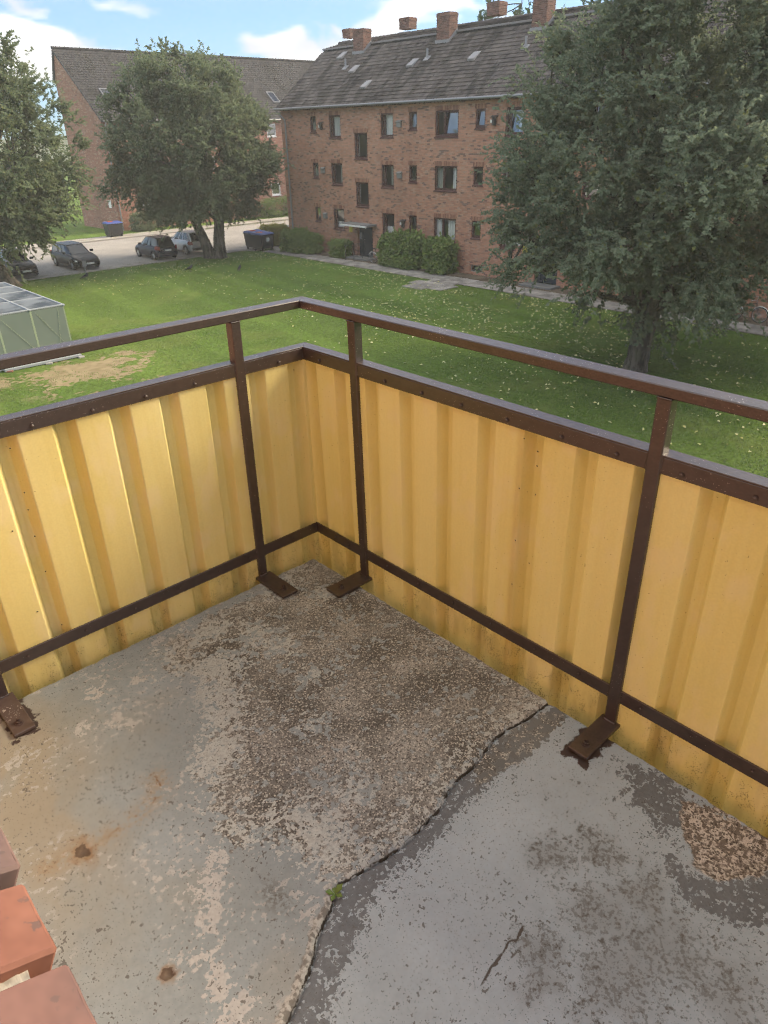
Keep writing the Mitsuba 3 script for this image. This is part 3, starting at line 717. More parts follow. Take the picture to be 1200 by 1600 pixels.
    c = mix(c, (0.16, 0.085, 0.035), smoothstep(0.0045, 0.001, rd + 0.004 * (f2 - 0.3)) * smoothstep(0.40, 0.55, f1) * smoothstep(-1.27, -1.1, y))
    for hx, hy, ra, rb in ((0.697, -1.275, 0.030, 0.013), (1.095, -1.263, 0.010, 0.012)):
        e = dr.sqrt(dr.square((wx - hx) / ra) + dr.square((wy - hy) / rb))
        c = mix(c, (0.22, 0.135, 0.07), smoothstep(2.6, 1.0, e) * (0.2 + 0.7 * f1))
        c = mix(c, C3((0.085, 0.055, 0.036)) * (0.5 + f2), smoothstep(1.15, 0.9, e) * 0.9)
    # brown paint slopped round the feet of two posts
    for hx, hy, ra, rb in ((1.349, -0.093, 0.040, 0.089), (0.112, -1.243, 0.092, 0.038)):
        q = dr.maximum(dr.abs(wx * 0.5 + x * 0.5 - hx) - ra, dr.abs(wy * 0.5 + y * 0.5 - hy) - rb)
        c = mix(c, (0.048, 0.032, 0.027), smoothstep(0.003, -0.003, q + 0.035 * (f1 - 0.5)))
    # the crack: broken pale lip on its left, earth inside
    cd = line_d(x + 0.010 * (f1 - 0.5), y + 0.010 * (f3 - 0.5), CRACK)
    lip = smoothstep(0.024, 0.016, cd + 0.03 * (f1 - 0.5)) * (1 - right) * smoothstep(-0.86, -0.93, y)
    c = mix(c, mix((0.13, 0.11, 0.09), (0.37, 0.345, 0.305), smoothstep(0.38, 0.62, 0.5 * f2 + 0.5 * f3)), lip * 0.85)
    c = mix(c, (0.034, 0.029, 0.022), smoothstep(0.0036, 0.0012, cd + 0.008 * (f1 - 0.42)))
    cd2 = line_d(x + 0.035 * n1 + rag1 * 0.3, y + 0.035 * n2, CRACK2)
    c = mix(c, (0.065, 0.056, 0.047), smoothstep(0.0040, 0.0010, cd2 + 0.010 * (f1 - 0.47)))
    hair = dr.abs(fbm(x * 2.2 + 20, y * 2.2, 33.0, octaves=4) - 0.5)
    return mix(c, (0.14, 0.13, 0.12), smoothstep(0.0030, 0.001, hair) * smoothstep(0.48, 0.6, f1) * right * 0.5) * C3((1.07, 1.145, 1.165))


def floor_rough(p, n, uv):
    a = fbm(p.x * 20, p.y * 20, 3.0, octaves=3)
    return 0.55 + 0.3 * a


scene['m_floor'] = {'type': 'twosided', 'inner': {'type': 'principled', 'base_color': proc(floor_color), 'roughness': proc(floor_rough), 'specular': 0.35}}


def np_line(x, y, pts):
    d = np.full(x.shape, 1e9)
    for (ax, ay), (cx, cy) in zip(pts[:-1], pts[1:]):
        ex, ey = cx - ax, cy - ay
        t = np.clip(((x - ax) * ex + (y - ay) * ey) / (ex * ex + ey * ey), 0, 1)
        d = np.minimum(d, (x - ax - ex * t) ** 2 + (y - ay - ey * t) ** 2)
    return np.sqrt(d)


fxs = np.concatenate([np.linspace(SLABX, 1.95, 430), np.linspace(2.0, 3.5, 20)])
fys = np.linspace(-1.52, SLABY, 330)
X, Y = np.meshgrid(fxs, fys)
P3 = np.stack([X, Y, 0 * X], -1)
shp = shapely.Polygon(BARE1)
wxn = 0.07 * (meshkit.fbm(P3 * 11, 3, 1) - 0.5)
inside = shapely.contains_xy(shp, X + wxn, Y + wxn[::-1])
rightp = shapely.contains_xy(shapely.Polygon(CRACK + [(4.0, -1.6), (4.0, 0.3), (1.2, 0.3)]), X, Y)
in2 = shapely.contains_xy(shapely.Polygon(BARE2), X + wxn * 0.5, Y)
cdn = np_line(X, Y, CRACK)
Z = ZF + 0.004 * (meshkit.fbm(P3 * 2.2, 3, 4) - 0.5)
Z = Z + np.where(rightp, -0.006, 0.0) + np.where(~rightp, 0.003 * np.clip(1 - cdn / 0.05, 0, 1), 0)
Z = Z + np.where(inside & ~rightp, -0.0012 + 0.0026 * (meshkit.fbm(P3 * 75, 3, 8) - 0.5) + 0.003 * (meshkit.fbm(P3 * 18, 3, 9) - 0.5), 0.0008 * (meshkit.fbm(P3 * 60, 2, 5) - 0.5))
Z = Z + np.where(in2, -0.003 + 0.007 * (meshkit.fbm(P3 * 70, 3, 12) - 0.5), 0)
Z = Z - 0.008 * np.clip(1 - (cdn + 0.006 * (meshkit.fbm(P3 * 25, 3, 31) - 0.5)) / 0.0085, 0, 1)
for hx, hy, rr, dp in ((0.697, -1.275, 0.02, 0.006), (1.095, -1.263, 0.011, 0.010)):
    Z = Z - dp * np.clip(1 - np.hypot(X - hx, Y - hy) / rr, 0, 1)
XE, YE = X.copy(), Y.copy()
nib = 0.010 * (meshkit.fbm(P3 * 30, 3, 2) - 0.5)
XE[:, 0] += nib[:, 0]; YE[-1, :] += nib[-1, :]
ny, nx = X.shape
idx = np.arange(nx * ny).reshape(ny, nx)
ff = np.vstack([np.stack([idx[:-1, :-1], idx[:-1, 1:], idx[1:, 1:]], -1).reshape(-1, 3), np.stack([idx[:-1, :-1], idx[1:, 1:], idx[1:, :-1]], -1).reshape(-1, 3)])
vv = np.stack([XE, YE, Z], -1).reshape(-1, 3)
rim = np.concatenate([idx[:, 0][::-1][:-1], idx[0, :][:-1], idx[:, -1][:-1], idx[-1, :][::-1]])      # front rim down to the underside
low_ = vv[rim] * [1, 1, 0] + [0, 0, ZF - 0.16]
o = len(vv)
vv = np.vstack([vv, low_])
m_ = len(rim)
ff = np.vstack([ff, [(rim[i], rim[(i + 1) % m_], o + (i + 1) % m_) for i in range(m_)], [(rim[i], o + (i + 1) % m_, o + i) for i in range(m_)]])
structure('balcony_floor', (vv, ff), 'm_floor', 'worn grey painted concrete balcony floor with a long crack', smooth=35)
structure('balcony_slab', bx(SLABX + 0.004, 3.5, -1.51, SLABY - 0.004, ZF - 0.22, ZF - 0.07), 'm_kerb')

# ------------------------------------------------------------------ the own house: wall round the window, rowlock sill
own = thing('window_wall', 'red brick wall of the near house with a sloping brick window sill', 'house wall')
SX0, SX1 = 1.33, 2.75
pw = sbox(-6, ZG - 0.2, 9, 3.1).difference(sbox(SX0, 0.93, SX1, 2.25))
w = extrude(pw, 0.24)
v = np.asarray(w.vertices)
ent(f'{own}__wall', fix((np.stack([v[:, 0], -1.505 - v[:, 2], v[:, 1]], -1), np.asarray(w.faces))), 'm_brick_x')
ent(f'{own}__wall_core', bx(-6, 9, -2.2, -1.75, ZG - 0.2, 3.1), 'm_room')
ent(f'{own}__lintel', bx(SX0 - 0.1, SX1 + 0.1, -1.5, -1.502 + 0.006, 2.255, 2.48), 'm_soldier')
mat('m_own_frame', (0.6, 0.6, 0.58), 0.5)
wk = f'{own}__window'
ent(f'{wk}__frame', cat([bx(SX0 + 0.01, SX0 + 0.09, -1.74, -1.68, 1.02, 2.24), bx(SX1 - 0.09, SX1 - 0.01, -1.74, -1.68, 1.02, 2.24), bx(SX0 + 0.09, SX1 - 0.09, -1.74, -1.68, 2.16, 2.24), bx(SX0 + 0.09, SX1 - 0.09, -1.74, -1.68, 1.02, 1.10)]), 'm_own_frame')


def sill_fn(base, alt, seed):
    def fn(p, n, uv):
        a = fbm(p.x * 22 + seed, p.y * 22, p.z * 22, octaves=3)
        f = noise(p.x * 160, p.y * 160, p.z * 160 + seed)
        c = mix(base, alt, smoothstep(0.42, 0.66, a)) * (0.9 + 0.2 * f)
        sp = smoothstep(0.66, 0.74, fbm(p.x * 120 + seed, p.y * 120, p.z * 120, octaves=3)) * smoothstep(0.40, 0.55, a)
        return mix(c, (0.10, 0.075, 0.07), sp * 0.75)
    return fn


for i, (b_, a_) in enumerate((((0.215, 0.090, 0.060), (0.265, 0.118, 0.080)), ((0.19, 0.100, 0.082), (0.125, 0.078, 0.070)), ((0.130, 0.090, 0.082), (0.17, 0.108, 0.094)))):
    mat(f'm_sill_brick_{i}', proc(sill_fn(b_, a_, 3.1 * i)), 0.75)
mat('m_mortar', proc(lambda p, n, uv: mix((0.20, 0.185, 0.155), (0.44, 0.415, 0.36), noise(p.x * 300, p.y * 300, p.z * 300)) * (0.7 + 0.5 * noise(p.x * 90, p.y * 90))), 0.95)
SL = math.radians(24)
SM = rotx(-SL)          # local y along the slope outwards (down), z normal
for i in range(-2, 14):
    xc = 1.6095 + (i - 2) * 0.0855 - 0.0855 * 0
    sub = bx(-0.0355, 0.0355, -0.20, 0.0, -0.115, 0.0, 0.0028)
    m = trimesh.Trimesh(*trimesh.remesh.subdivide_to_size(sub.vertices, sub.faces, 0.022), process=True)
    vv = np.asarray(m.vertices)
    vv = vv + 0.0016 * (np.stack([meshkit.fbm(vv * 40 + i * 9, 3, s_) for s_ in (1, 2, 3)], -1) - 0.5)
    vv = vv + [0, rng.normal(0, 0.002), rng.normal(0, 0.001)]
    if not (SX0 - 0.1 < xc < SX1 + 0.1):
        continue
    kind = 0 if i == 2 else (1 if i == 3 else (2 if i == 1 else int(rng.integers(0, 3))))
    ent(f'{own}__sill__brick', (vv @ SM.T + [xc, -1.458, 0.983], np.asarray(m.faces)), f'm_sill_brick_{kind}', 30)
mm = bx(1.40, SX1 + 0.05, -0.20, -0.021, -0.115, -0.011)
mg = trimesh.Trimesh(*trimesh.remesh.subdivide_to_size(mm.vertices, mm.faces, 0.02, max_iter=20), process=True)
vv = np.asarray(mg.vertices)
vv = vv + 0.010 * (np.stack([meshkit.fbm(vv * 110, 3, s_) for s_ in (4, 5, 6)], -1) - 0.5)
ent(f'{own}__sill__mortar', (vv @ SM.T + [0, -1.458, 0.983], np.asarray(mg.faces)), 'm_mortar')

# ------------------------------------------------------------------ the railing
LR, LL = -0.0157, -0.0110


def Rm(m):      # right run: local (along, outward, up)
    v, f = (m.vertices, m.faces) if hasattr(m, 'vertices') else m
    v = np.asarray(v)
    return np.stack([v[:, 0], v[:, 1] + LR * v[:, 2], v[:, 2]], -1), np.asarray(f)


def Lm(m):      # left run
    v, f = (m.vertices, m.faces) if hasattr(m, 'vertices') else m
    v = np.asarray(v)
    return np.stack([-v[:, 1] - LL * v[:, 2], -v[:, 0], v[:, 2]], -1), np.asarray(f)[:, ::-1]


def steel_fn(p, n, uv):
    a = fbm(p.x * 60, p.y * 60, p.z * 60, octaves=3)
    b = noise(p.x * 260, p.y * 260, p.z * 260)
    c = mix((0.030, 0.0205, 0.0185), (0.050, 0.0345, 0.030), a) * (0.85 + 0.3 * b)
    chip = smoothstep(0.90, 0.93, noise(p.x * 330, p.y * 330, p.z * 330)) * smoothstep(0.45, 0.6, fbm(p.x * 9, p.y * 9, p.z * 9, octaves=2))
    return mix(c, (0.40, 0.36, 0.33), chip * 0.8)


def steel_worn(p, n, uv):
    a = fbm(p.x * 50, p.y * 50, p.z * 50, octaves=3)
    c = mix((0.050, 0.032, 0.028), (0.105, 0.078, 0.068), a)
    chip = smoothstep(0.80, 0.84, noise(p.x * 300, p.y * 300, p.z * 300)) * smoothstep(0.40, 0.55, fbm(p.x * 12, p.y * 12, p.z * 12, octaves=2))
    return mix(c, (0.46, 0.42, 0.39), chip * 0.8)


def steel_bump(p, n, uv):
    return 0.0006 * fbm(p.x * 45, p.y * 45, p.z * 45, octaves=3) + 0.0002 * noise(p.x * 250, p.y * 250, p.z * 250)


scene['m_steel'] = {'type': 'twosided', 'inner': {'type': 'principled', 'base_color': proc(steel_fn), 'roughness': 0.36, 'specular': 1.0}}
scene['m_steel_worn'] = {'type': 'twosided', 'inner': {'type': 'principled', 'base_color': proc(steel_worn), 'roughness': 0.42, 'specular': 0.6}}
rail = thing('balcony_railing', 'brown steel corner railing with yellow corrugated panels round the balcony', 'railing')
REND, LEND = 3.45, 1.50


def bar(side, s0, s1, o0, o1, z0, z1, b=0.002):
    return (Rm if side == 'R' else Lm)(bx(s0, s1, o0, o1, z0, z1, b))


def miter(side, end, o0, o1, z0, z1, b=0.0025):
    """A rail mitred at the corner, chamfered along its length."""
    ring = [(o0 + b, z0), (o1 - b, z0), (o1, z0 + b), (o1, z1 - b), (o1 - b, z1), (o0 + b, z1), (o0, z1 - b), (o0, z0 + b)]
    pts = []
    for o_, z_ in ring:
        lean = (-LL * z_) if side == 'R' else (LR * z_)
        s_corner = (-o_ + lean) if side == 'R' else (-o_ - lean)
        pts.append((s_corner + 0.0006, o_, z_)); pts.append((end, o_, z_))
    return (Rm if side == 'R' else Lm)(hull(pts))


for side, end in (('R', REND), ('L', LEND)):
    ent(f'{rail}__handrail', miter(side, end, 0.0, 0.053, 0.952, 0.979), 'm_steel')
    ent(f'{rail}__mid_rail', cat([miter(side, end, 0.0, 0.006, 0.772, 0.8135, 0.001), miter(side, end, 0.0, 0.045, 0.8138, 0.8185, 0.001)]), 'm_steel')
    ent(f'{rail}__bottom_rail', miter(side, end, 0.0, 0.006, 0.053, 0.0965, 0.001), 'm_steel')
PW = 0.035
posts = [('R', 0.281), ('R', 1.349), ('R', 2.42), ('L', 0.276), ('L', 1.243)]
for side, s in posts:
    ent(f'{rail}__post', bar(side, s - PW / 2, s + PW / 2, -0.004, 0.031, ZF + 0.012, 0.9515, 0.0025), 'm_steel')
rw = np.random.default_rng(77)
for side, s in posts:
    f_ = Rm if side == 'R' else Lm
    beads = []
    for e in (-1, 1):
        for z0, z1 in ((0.773, 0.8165), (0.054, 0.096)):
            zz = np.linspace(z0, z1, 9)
            beads.append(tube(np.stack([np.full(9, s + e * (PW / 2 + 0.0008)), np.full(9, 0.0002), zz], 1), 0.0026, 6, jitter=0.5, r=rw))
    xs_ = np.linspace(s - PW / 2, s + PW / 2, 8)
    beads.append(tube(np.stack([xs_, np.full(8, -0.0035), np.full(8, 0.9512)], 1), 0.0024, 6, jitter=0.5, r=rw))
    beads.append(tube(np.stack([xs_, np.full(8, -0.0050), np.full(8, ZF + 0.0145)], 1), 0.0034, 6, jitter=0.6, r=rw))
    for bead in beads:
        ent(f'{rail}__weld', f_(bead), 'm_steel', True)
plates = {('R', 0.281): (0.0375, -0.012, 0.160), ('R', 1.349): (0.030, -0.006, 0.168), ('R', 2.42): (0.032, -0.006, 0.165), ('L', 0.276): (0.034, 0.0, 0.178), ('L', 1.243): (0.030, -0.04, 0.195)}
for (side, s), (hw, oo, ln) in plates.items():
    worn = side == 'L' and s > 1
    pk = ent(f'{rail}__base_plate', bar(side, s - hw, s + hw, -ln, -oo - 0.0 + 0.006 if side == 'R' else 0.004, ZF + 0.002, ZF + 0.0135, 0.002), 'm_steel_worn' if worn else 'm_steel')
    hexa = [(s + 0.011 * math.cos(a), -ln + 0.045 + 0.011 * math.sin(a), z) for a in np.arange(6) * math.pi / 3 for z in (ZF + 0.0135, ZF + 0.021)]
    bolt = cat([hull(hexa), cyl((s, -ln + 0.045, ZF + 0.02), (s, -ln + 0.045, ZF + 0.030), 0.0055, 10), cyl((s, -ln + 0.045, ZF + 0.0134), (s, -ln + 0.045, ZF + 0.0155), 0.015, 16)])
    ent(f'{pk}__bolt', (Rm if side == 'R' else Lm)(bolt), 'm_steel_worn' if worn else 'm_steel')

# corrugated yellow sheets behind the rails
def panel_fn(p, n, uv):
    s = p.x + p.y
    a = fbm(s * 7, p.z * 1.1, 2.0, octaves=4)
    st = fbm(s * 80, p.z * 1.6, 7.0, octaves=3)
    f = noise(s * 300, p.z * 300)
    c = mix((0.67, 0.560, 0.190), (0.79, 0.712, 0.335), dr.clip(0.5 + 0.9 * (a - 0.5) + 0.25 * (st - 0.5), 0, 1))
    c = c * (0.97 + 0.06 * f)
    scuff = smoothstep(0.50, 0.75, fbm(s * 15, p.z * 9, 4.0, octaves=5))
    c = mix(c, (0.77, 0.66, 0.39), scuff * 0.35)
    # grime spattered up from the floor, algae in streaks along the lower edge
    sp = smoothstep(0.76, 0.84, noise(s * 420, p.z * 420, 3.0) * 0.62 + fbm(s * 30, p.z * 24, 6.0, octaves=4) * 0.52 - 1.3 * dr.clip(p.z + 0.02, 0, 0.5))
    gr = smoothstep(0.42, 0.80, fbm(s * 19, p.z * 6, 8.0, octaves=5) - 2.6 * dr.clip(p.z - 0.01, 0, 1))
    c = mix(c, (0.22, 0.175, 0.055), gr * 0.38)
    c = mix(c, (0.09, 0.07, 0.04), sp * 0.6)
    pin = smoothstep(0.965, 0.98, noise(s * 230 + 7, p.z * 230, 1.0)) * smoothstep(0.60, 0.66, fbm(s * 3, p.z * 3, 2.0, octaves=2))
    return mix(c, (0.10, 0.07, 0.03), pin * 0.7)


scene['m_panel'] = {'type': 'principledthin', 'base_color': proc(panel_fn), 'roughness': 0.42, 'diff_trans': 0.10, 'eta': 1.4}
mat('m_rivet', (0.10, 0.085, 0.06), 0.5)


def corrugated(side, s0, s1, flat0, period, extra=0.0, z0=-0.33, z1=0.80):
    prof = []
    flat, slope, deep = 0.0985, 0.0185, 0.036
    k = math.floor((s0 - flat0) / period) - 1
    pts = []
    while True:
        a = flat0 + k * period
        pts += [(a, 0.009), (a + flat, 0.009), (a + flat + slope, deep + 0.009), (a + period - slope, deep + 0.009)]
        if a > s1:
            break
        k += 1
    pts = np.array(pts)
    ss = np.unique(np.concatenate([[s0, s1], pts[:, 0], pts[:, 0] - 0.004, pts[:, 0] + 0.004]))
    ss = ss[(ss >= s0) & (ss <= s1)]
    oo = np.interp(ss, pts[:, 0], pts[:, 1])
    sm = np.interp(ss - 0.004, pts[:, 0], pts[:, 1]) * 0.25 + oo * 0.5 + np.interp(ss + 0.004, pts[:, 0], pts[:, 1]) * 0.25
    zs = np.linspace(z0, z1, 24)
    S, Zz = np.meshgrid(ss, zs)
    wob = 0.0035 * (meshkit.fbm(np.stack([S * 3.3, Zz * 2.2, S * 0 + (5 if side == 'R' else 9)], -1), 3, 3) - 0.5)
    O = np.broadcast_to(sm, S.shape) + wob * np.clip((Zz - 0.1) * 6, 0, 1) * np.clip((0.77 - Zz) * 6, 0, 1) + extra
    n_ = len(ss)
    idx = np.arange(S.size).reshape(S.shape)
    f = np.vstack([np.stack([idx[:-1, :-1], idx[:-1, 1:], idx[1:, 1:]], -1).reshape(-1, 3), np.stack([idx[:-1, :-1], idx[1:, 1:], idx[1:, :-1]], -1).reshape(-1, 3)])
    return (Rm if side == 'R' else Lm)((np.stack([S, O, Zz], -1).reshape(-1, 3), f))


pA = ent(f'{rail}__panel', corrugated('R', -0.036, 0.985, 0.064, 0.1622), 'm_panel', 28)
pB = ent(f'{rail}__panel', corrugated('R', 0.958, 2.42, 0.064, 0.1625, -0.0025), 'm_panel', 28)
pC = ent(f'{rail}__panel', corrugated('R', 2.40, REND, 0.064, 0.1625, 0.002), 'm_panel', 28)
pD = ent(f'{rail}__panel', corrugated('L', -0.0355, 1.03, 0.0785, 0.1645, -0.0025), 'm_panel', 28)
pE = ent(f'{rail}__panel', corrugated('L', 1.006, LEND, 0.0785, 0.1645), 'm_panel', 28)


def rivet(holder, side, s, z, o, r=0.0024):
    v, f = ball((s, o, z), r, 1, (1, 0.6, 1))
    ent(f'{holder}__rivet', (Rm if side == 'R' else Lm)((v, f)), 'm_rivet', True)


for s, z in ((0.976, .745), (0.972, .592), (0.971, .42), (0.97, .263)):
    rivet(pB, 'R', s, z, 0.006)
for s, z in ((1.028, .72), (1.03, .678), (1.032, .591), (1.03, .364)):
    rivet(pB, 'R', s - 0.006, z, 0.008)
for s, z in ((1.015, .736), (1.011, .597), (1.014, .542), (1.017, .455), (1.016, .33), (1.014, .127)):
    rivet(pD, 'L', s + 0.008, z, 0.008)
for s, z in ((1.078, .494), (1.078, .207)):
    rivet(pD, 'L', s, z, 0.008)
for s, z in ((0.031, .728), (0.025, .435), (0.018, .123)):
    rivet(pD, 'L', s, z, 0.038)


def bolt(holder, side, s, z, r=0.0062):
    v, f = cat([cyl((s, 0.002, z), (s, -0.0045, z), r, 10), ball((s, -0.0045, z), r * 0.8, 1, (1, 0.6, 1))])
    ent(f'{holder}__bolt', (Rm if side == 'R' else Lm)((v, f)), 'm_steel')


for s in (0.10, 0.433, 0.596, 0.754, 0.92, 1.096, 1.253, 1.418, 1.581, 1.745, 1.91):
    bolt(f'{rail}__mid_rail', 'R', s, 0.786)
for s in (0.12, 0.20, 0.415, 0.576, 0.739, 0.902, 1.075, 1.233, 1.43, 1.573, 1.73):
    bolt(f'{rail}__bottom_rail', 'R', s, 0.078, 0.0045)
for s in (0.12, 0.448, 0.617, 0.783, 0.955, 1.12):
    bolt(f'{rail}__mid_rail_001', 'L', s, 0.785)
for s in (0.12, 0.33, 0.46, 0.62, 0.788, 0.958, 1.142):
    bolt(f'{rail}__bottom_rail_001', 'L', s, 0.074, 0.0045)
# the small weed in the crack
mat('m_weed', (0.10, 0.17, 0.035), 0.5, two=True)
weed = thing('weed', 'tiny green weed growing out of the floor crack', 'plant')
for i, (a, l, e) in enumerate(((0.3, .024, .5), (1.6, .030, .7), (2.6, .020, .3), (3.9, .026, .6), (5.2, .022, .4))):
    d = np.array([math.cos(a), math.sin(a), e]) / math.hypot(1, e)
    sd_ = np.array([-math.sin(a), math.cos(a), 0]) * l * 0.28
    b0 = np.array([1.196, -0.905, ZF - 0.004])
    ent(f'{weed}__leaf', (np.array([b0, b0 + d * l * 0.55 + sd_ + [0, 0, .002], b0 + d * l + [0, 0, -.003], b0 + d * l * 0.55 - sd_ + [0, 0, .002], b0 + d * l * 0.5]), np.array([[0, 4, 1], [1, 4, 2], [2, 4, 3], [3, 4, 0]])), 'm_weed')
# ------------------------------------------------------------------ trees
def leaf_color(lo, hi, yel, seed):
    def fn(p, n, uv):
        a = fbm(p.x * 0.9 + seed, p.y * 0.9, p.z * 0.9, octaves=3)
        k = cell_rand(dr.floor(p.x * 9), dr.floor(p.y * 9), dr.floor(p.z * 9))
        c = mix(lo, hi, dr.clip(a * 0.9 + 0.5 * k - 0.25, 0, 1))
        return mix(c, yel, dr.select(k > 0.965, 0.75, 0.0))
    return fn


def leafmat(key, lo, hi, yel, seed, trans=1.0):
    scene[key] = {'type': 'principledthin', 'base_color': proc(leaf_color(lo, hi, yel, seed)), 'roughness': 0.42, 'diff_trans': trans, 'eta': 1.6}


leafmat('m_leaf_r', (0.165, 0.208, 0.142), (0.295, 0.342, 0.242), (0.24, 0.25, 0.08), 1.0)
leafmat('m_leaf_m', (0.145, 0.190, 0.112), (0.260, 0.310, 0.190), (0.17, 0.17, 0.06), 5.0)
leafmat('m_leaf_l', (0.140, 0.185, 0.108), (0.260, 0.310, 0.188), (0.30, 0.32, 0.12), 9.0)
leafmat('m_leaf_hedge', (0.13, 0.20, 0.065), (0.28, 0.36, 0.115), (0.36, 0.40, 0.10), 3.0, 0.4)
leafmat('m_leaf_yellow', (0.24, 0.25, 0.075), (0.44, 0.42, 0.14), (0.36, 0.33, 0.08), 4.0)
leafmat('m_leaf_far', (0.050, 0.085, 0.030), (0.10, 0.15, 0.05), (0.12, 0.16, 0.05), 6.0)


def bark_fn(p, n, uv):
    a = fbm(p.x * 9, p.y * 9, p.z * 1.2, octaves=4)
    b = fbm(p.x * 30, p.y * 30, p.z * 6, octaves=2)
    c = mix((0.022, 0.019, 0.016), (0.135, 0.118, 0.098), smoothstep(0.3, 0.72, a * 0.75 + b * 0.3))
    return mix(c, (0.075, 0.085, 0.045), smoothstep(0.55, 0.7, fbm(p.x * 3, p.y * 3, p.z * 2, octaves=3)) * 0.4)


mat('m_bark', proc(bark_fn), 0.9)


def leaf_mesh(pos, axis, nrm, ln, wd):
    """One folded rhombic leaf per row."""
    axis = axis / (np.linalg.norm(axis, axis=1, keepdims=True) + 1e-9)
    side = np.cross(axis, nrm); side /= np.linalg.norm(side, axis=1, keepdims=True) + 1e-9
    nn = np.cross(side, axis)
    ln, wd = np.reshape(ln, (-1, 1)), np.reshape(wd, (-1, 1))
    mid = pos + axis * ln * 0.45
    v = np.stack([pos, mid + side * wd * 0.5 + nn * wd * 0.16, pos + axis * ln - nn * ln * 0.10, mid - side * wd * 0.5 + nn * wd * 0.16], 1).reshape(-1, 3)
    o = np.arange(len(pos))[:, None] * 4
    return v, np.concatenate([o + [[0, 2, 1]], o + [[0, 3, 2]]], 1).reshape(-1, 3)


def unit(a):
    return a / (np.linalg.norm(a, axis=-1, keepdims=True) + 1e-9)


def crown(center, base_h, top_h, rad, n_clump, n_twig, n_leaf, leaf_l, r, seed, droop=0.2, squash=1.0, lobes=0.35, fill=0.5, shift=(0, 0), boxy=0.84, taper=0.0):
    """Leaves on twigs on clumps; the outline swells and shrinks with noise. Returns the mesh and the clump centres."""
    H = top_h - base_h
    C_ = []
    while len(C_) < n_clump:
        d = unit(r.normal(0, 1, 3))
        rr = fill + (1 - fill) * r.random() ** 0.6 if r.random() < 0.8 else r.random() ** 0.5
        d = np.sign(d) * np.abs(d) ** boxy
        lob = 1 + lobes * (meshkit.noise(d[None] * 1.9 + seed, 3)[0] + 0.6 * meshkit.noise(d[None] * 4.3 + seed, 4)[0] - 0.8)
        z = d[2] * rr * lob
        # fuller shoulders low down, a rounder top
        w_ = 1.0 - taper * max(z, 0) if d[2] > 0 else 1.0 - 0.10 * d[2]
        zz = base_h + H * (0.44 + (0.56 if z > 0 else 0.44) * z)
        C_.append(np.array([d[0] * rr * lob * rad * w_ + shift[0], d[1] * rr * lob * rad * w_ * squash + shift[1], max(zz, base_h * 0.8)]))
    C_ = np.array(C_)
    axis0 = np.array([0, 0, base_h + 0.25 * H])
    out = unit(C_ - axis0)
    ti = np.repeat(np.arange(n_clump), n_twig)
    csize = (0.80 + 0.65 * r.random(n_clump))[ti]
    td = unit(out[ti] * 0.75 + r.normal(0, 0.62, (len(ti), 3)) + [0, 0, 0.12])
    t0 = C_[ti] + r.normal(0, 0.24, (len(ti), 3)) * csize[:, None]
    tl = csize * (0.36 + 0.34 * r.random(len(ti)))
    li = np.repeat(np.arange(len(ti)), n_leaf)
    f = (np.tile(np.arange(n_leaf), len(ti)) + 0.6 * r.random(len(li))) / n_leaf
    pos = t0[li] + td[li] * (tl[li] * f)[:, None] + np.array([0, 0, -1]) * (droop * tl[li] * f ** 2)[:, None]
    sidev = unit(np.cross(td[li], [0, 0, 1.0]) + r.normal(0, 0.25, (len(li), 3)))
    sgn = np.where(np.tile(np.arange(n_leaf), len(ti)) % 2, 1.0, -1.0)[:, None]
    ax = unit(td[li] * 0.75 + sidev * sgn * 0.75 + np.array([0, 0, -0.12]) + r.normal(0, 0.42, (len(li), 3)))
    nm = unit(np.array([0, 0, 0.75]) + out[ti][li] * 0.65 + r.normal(0, 0.45, (len(li), 3)))
    ln = leaf_l * (0.7 + 0.6 * r.random(len(li)))
    v, fc = leaf_mesh(pos, ax, nm, ln, ln * 0.76)
    return v + np.asarray(center), fc, C_, t0, td, tl


def limb_path(a, b, r, sag=0.2, n=7):
    t = np.linspace(0, 1, n)[:, None]
    p = a * (1 - t) + b * t + np.array([0, 0, 1]) * (sag * np.linalg.norm(b - a) * np.sin(t * math.pi) * 0.35)
    p[1:-1] += r.normal(0, 0.045 * np.linalg.norm(b - a) / 2, (n - 2, 3))
    return p


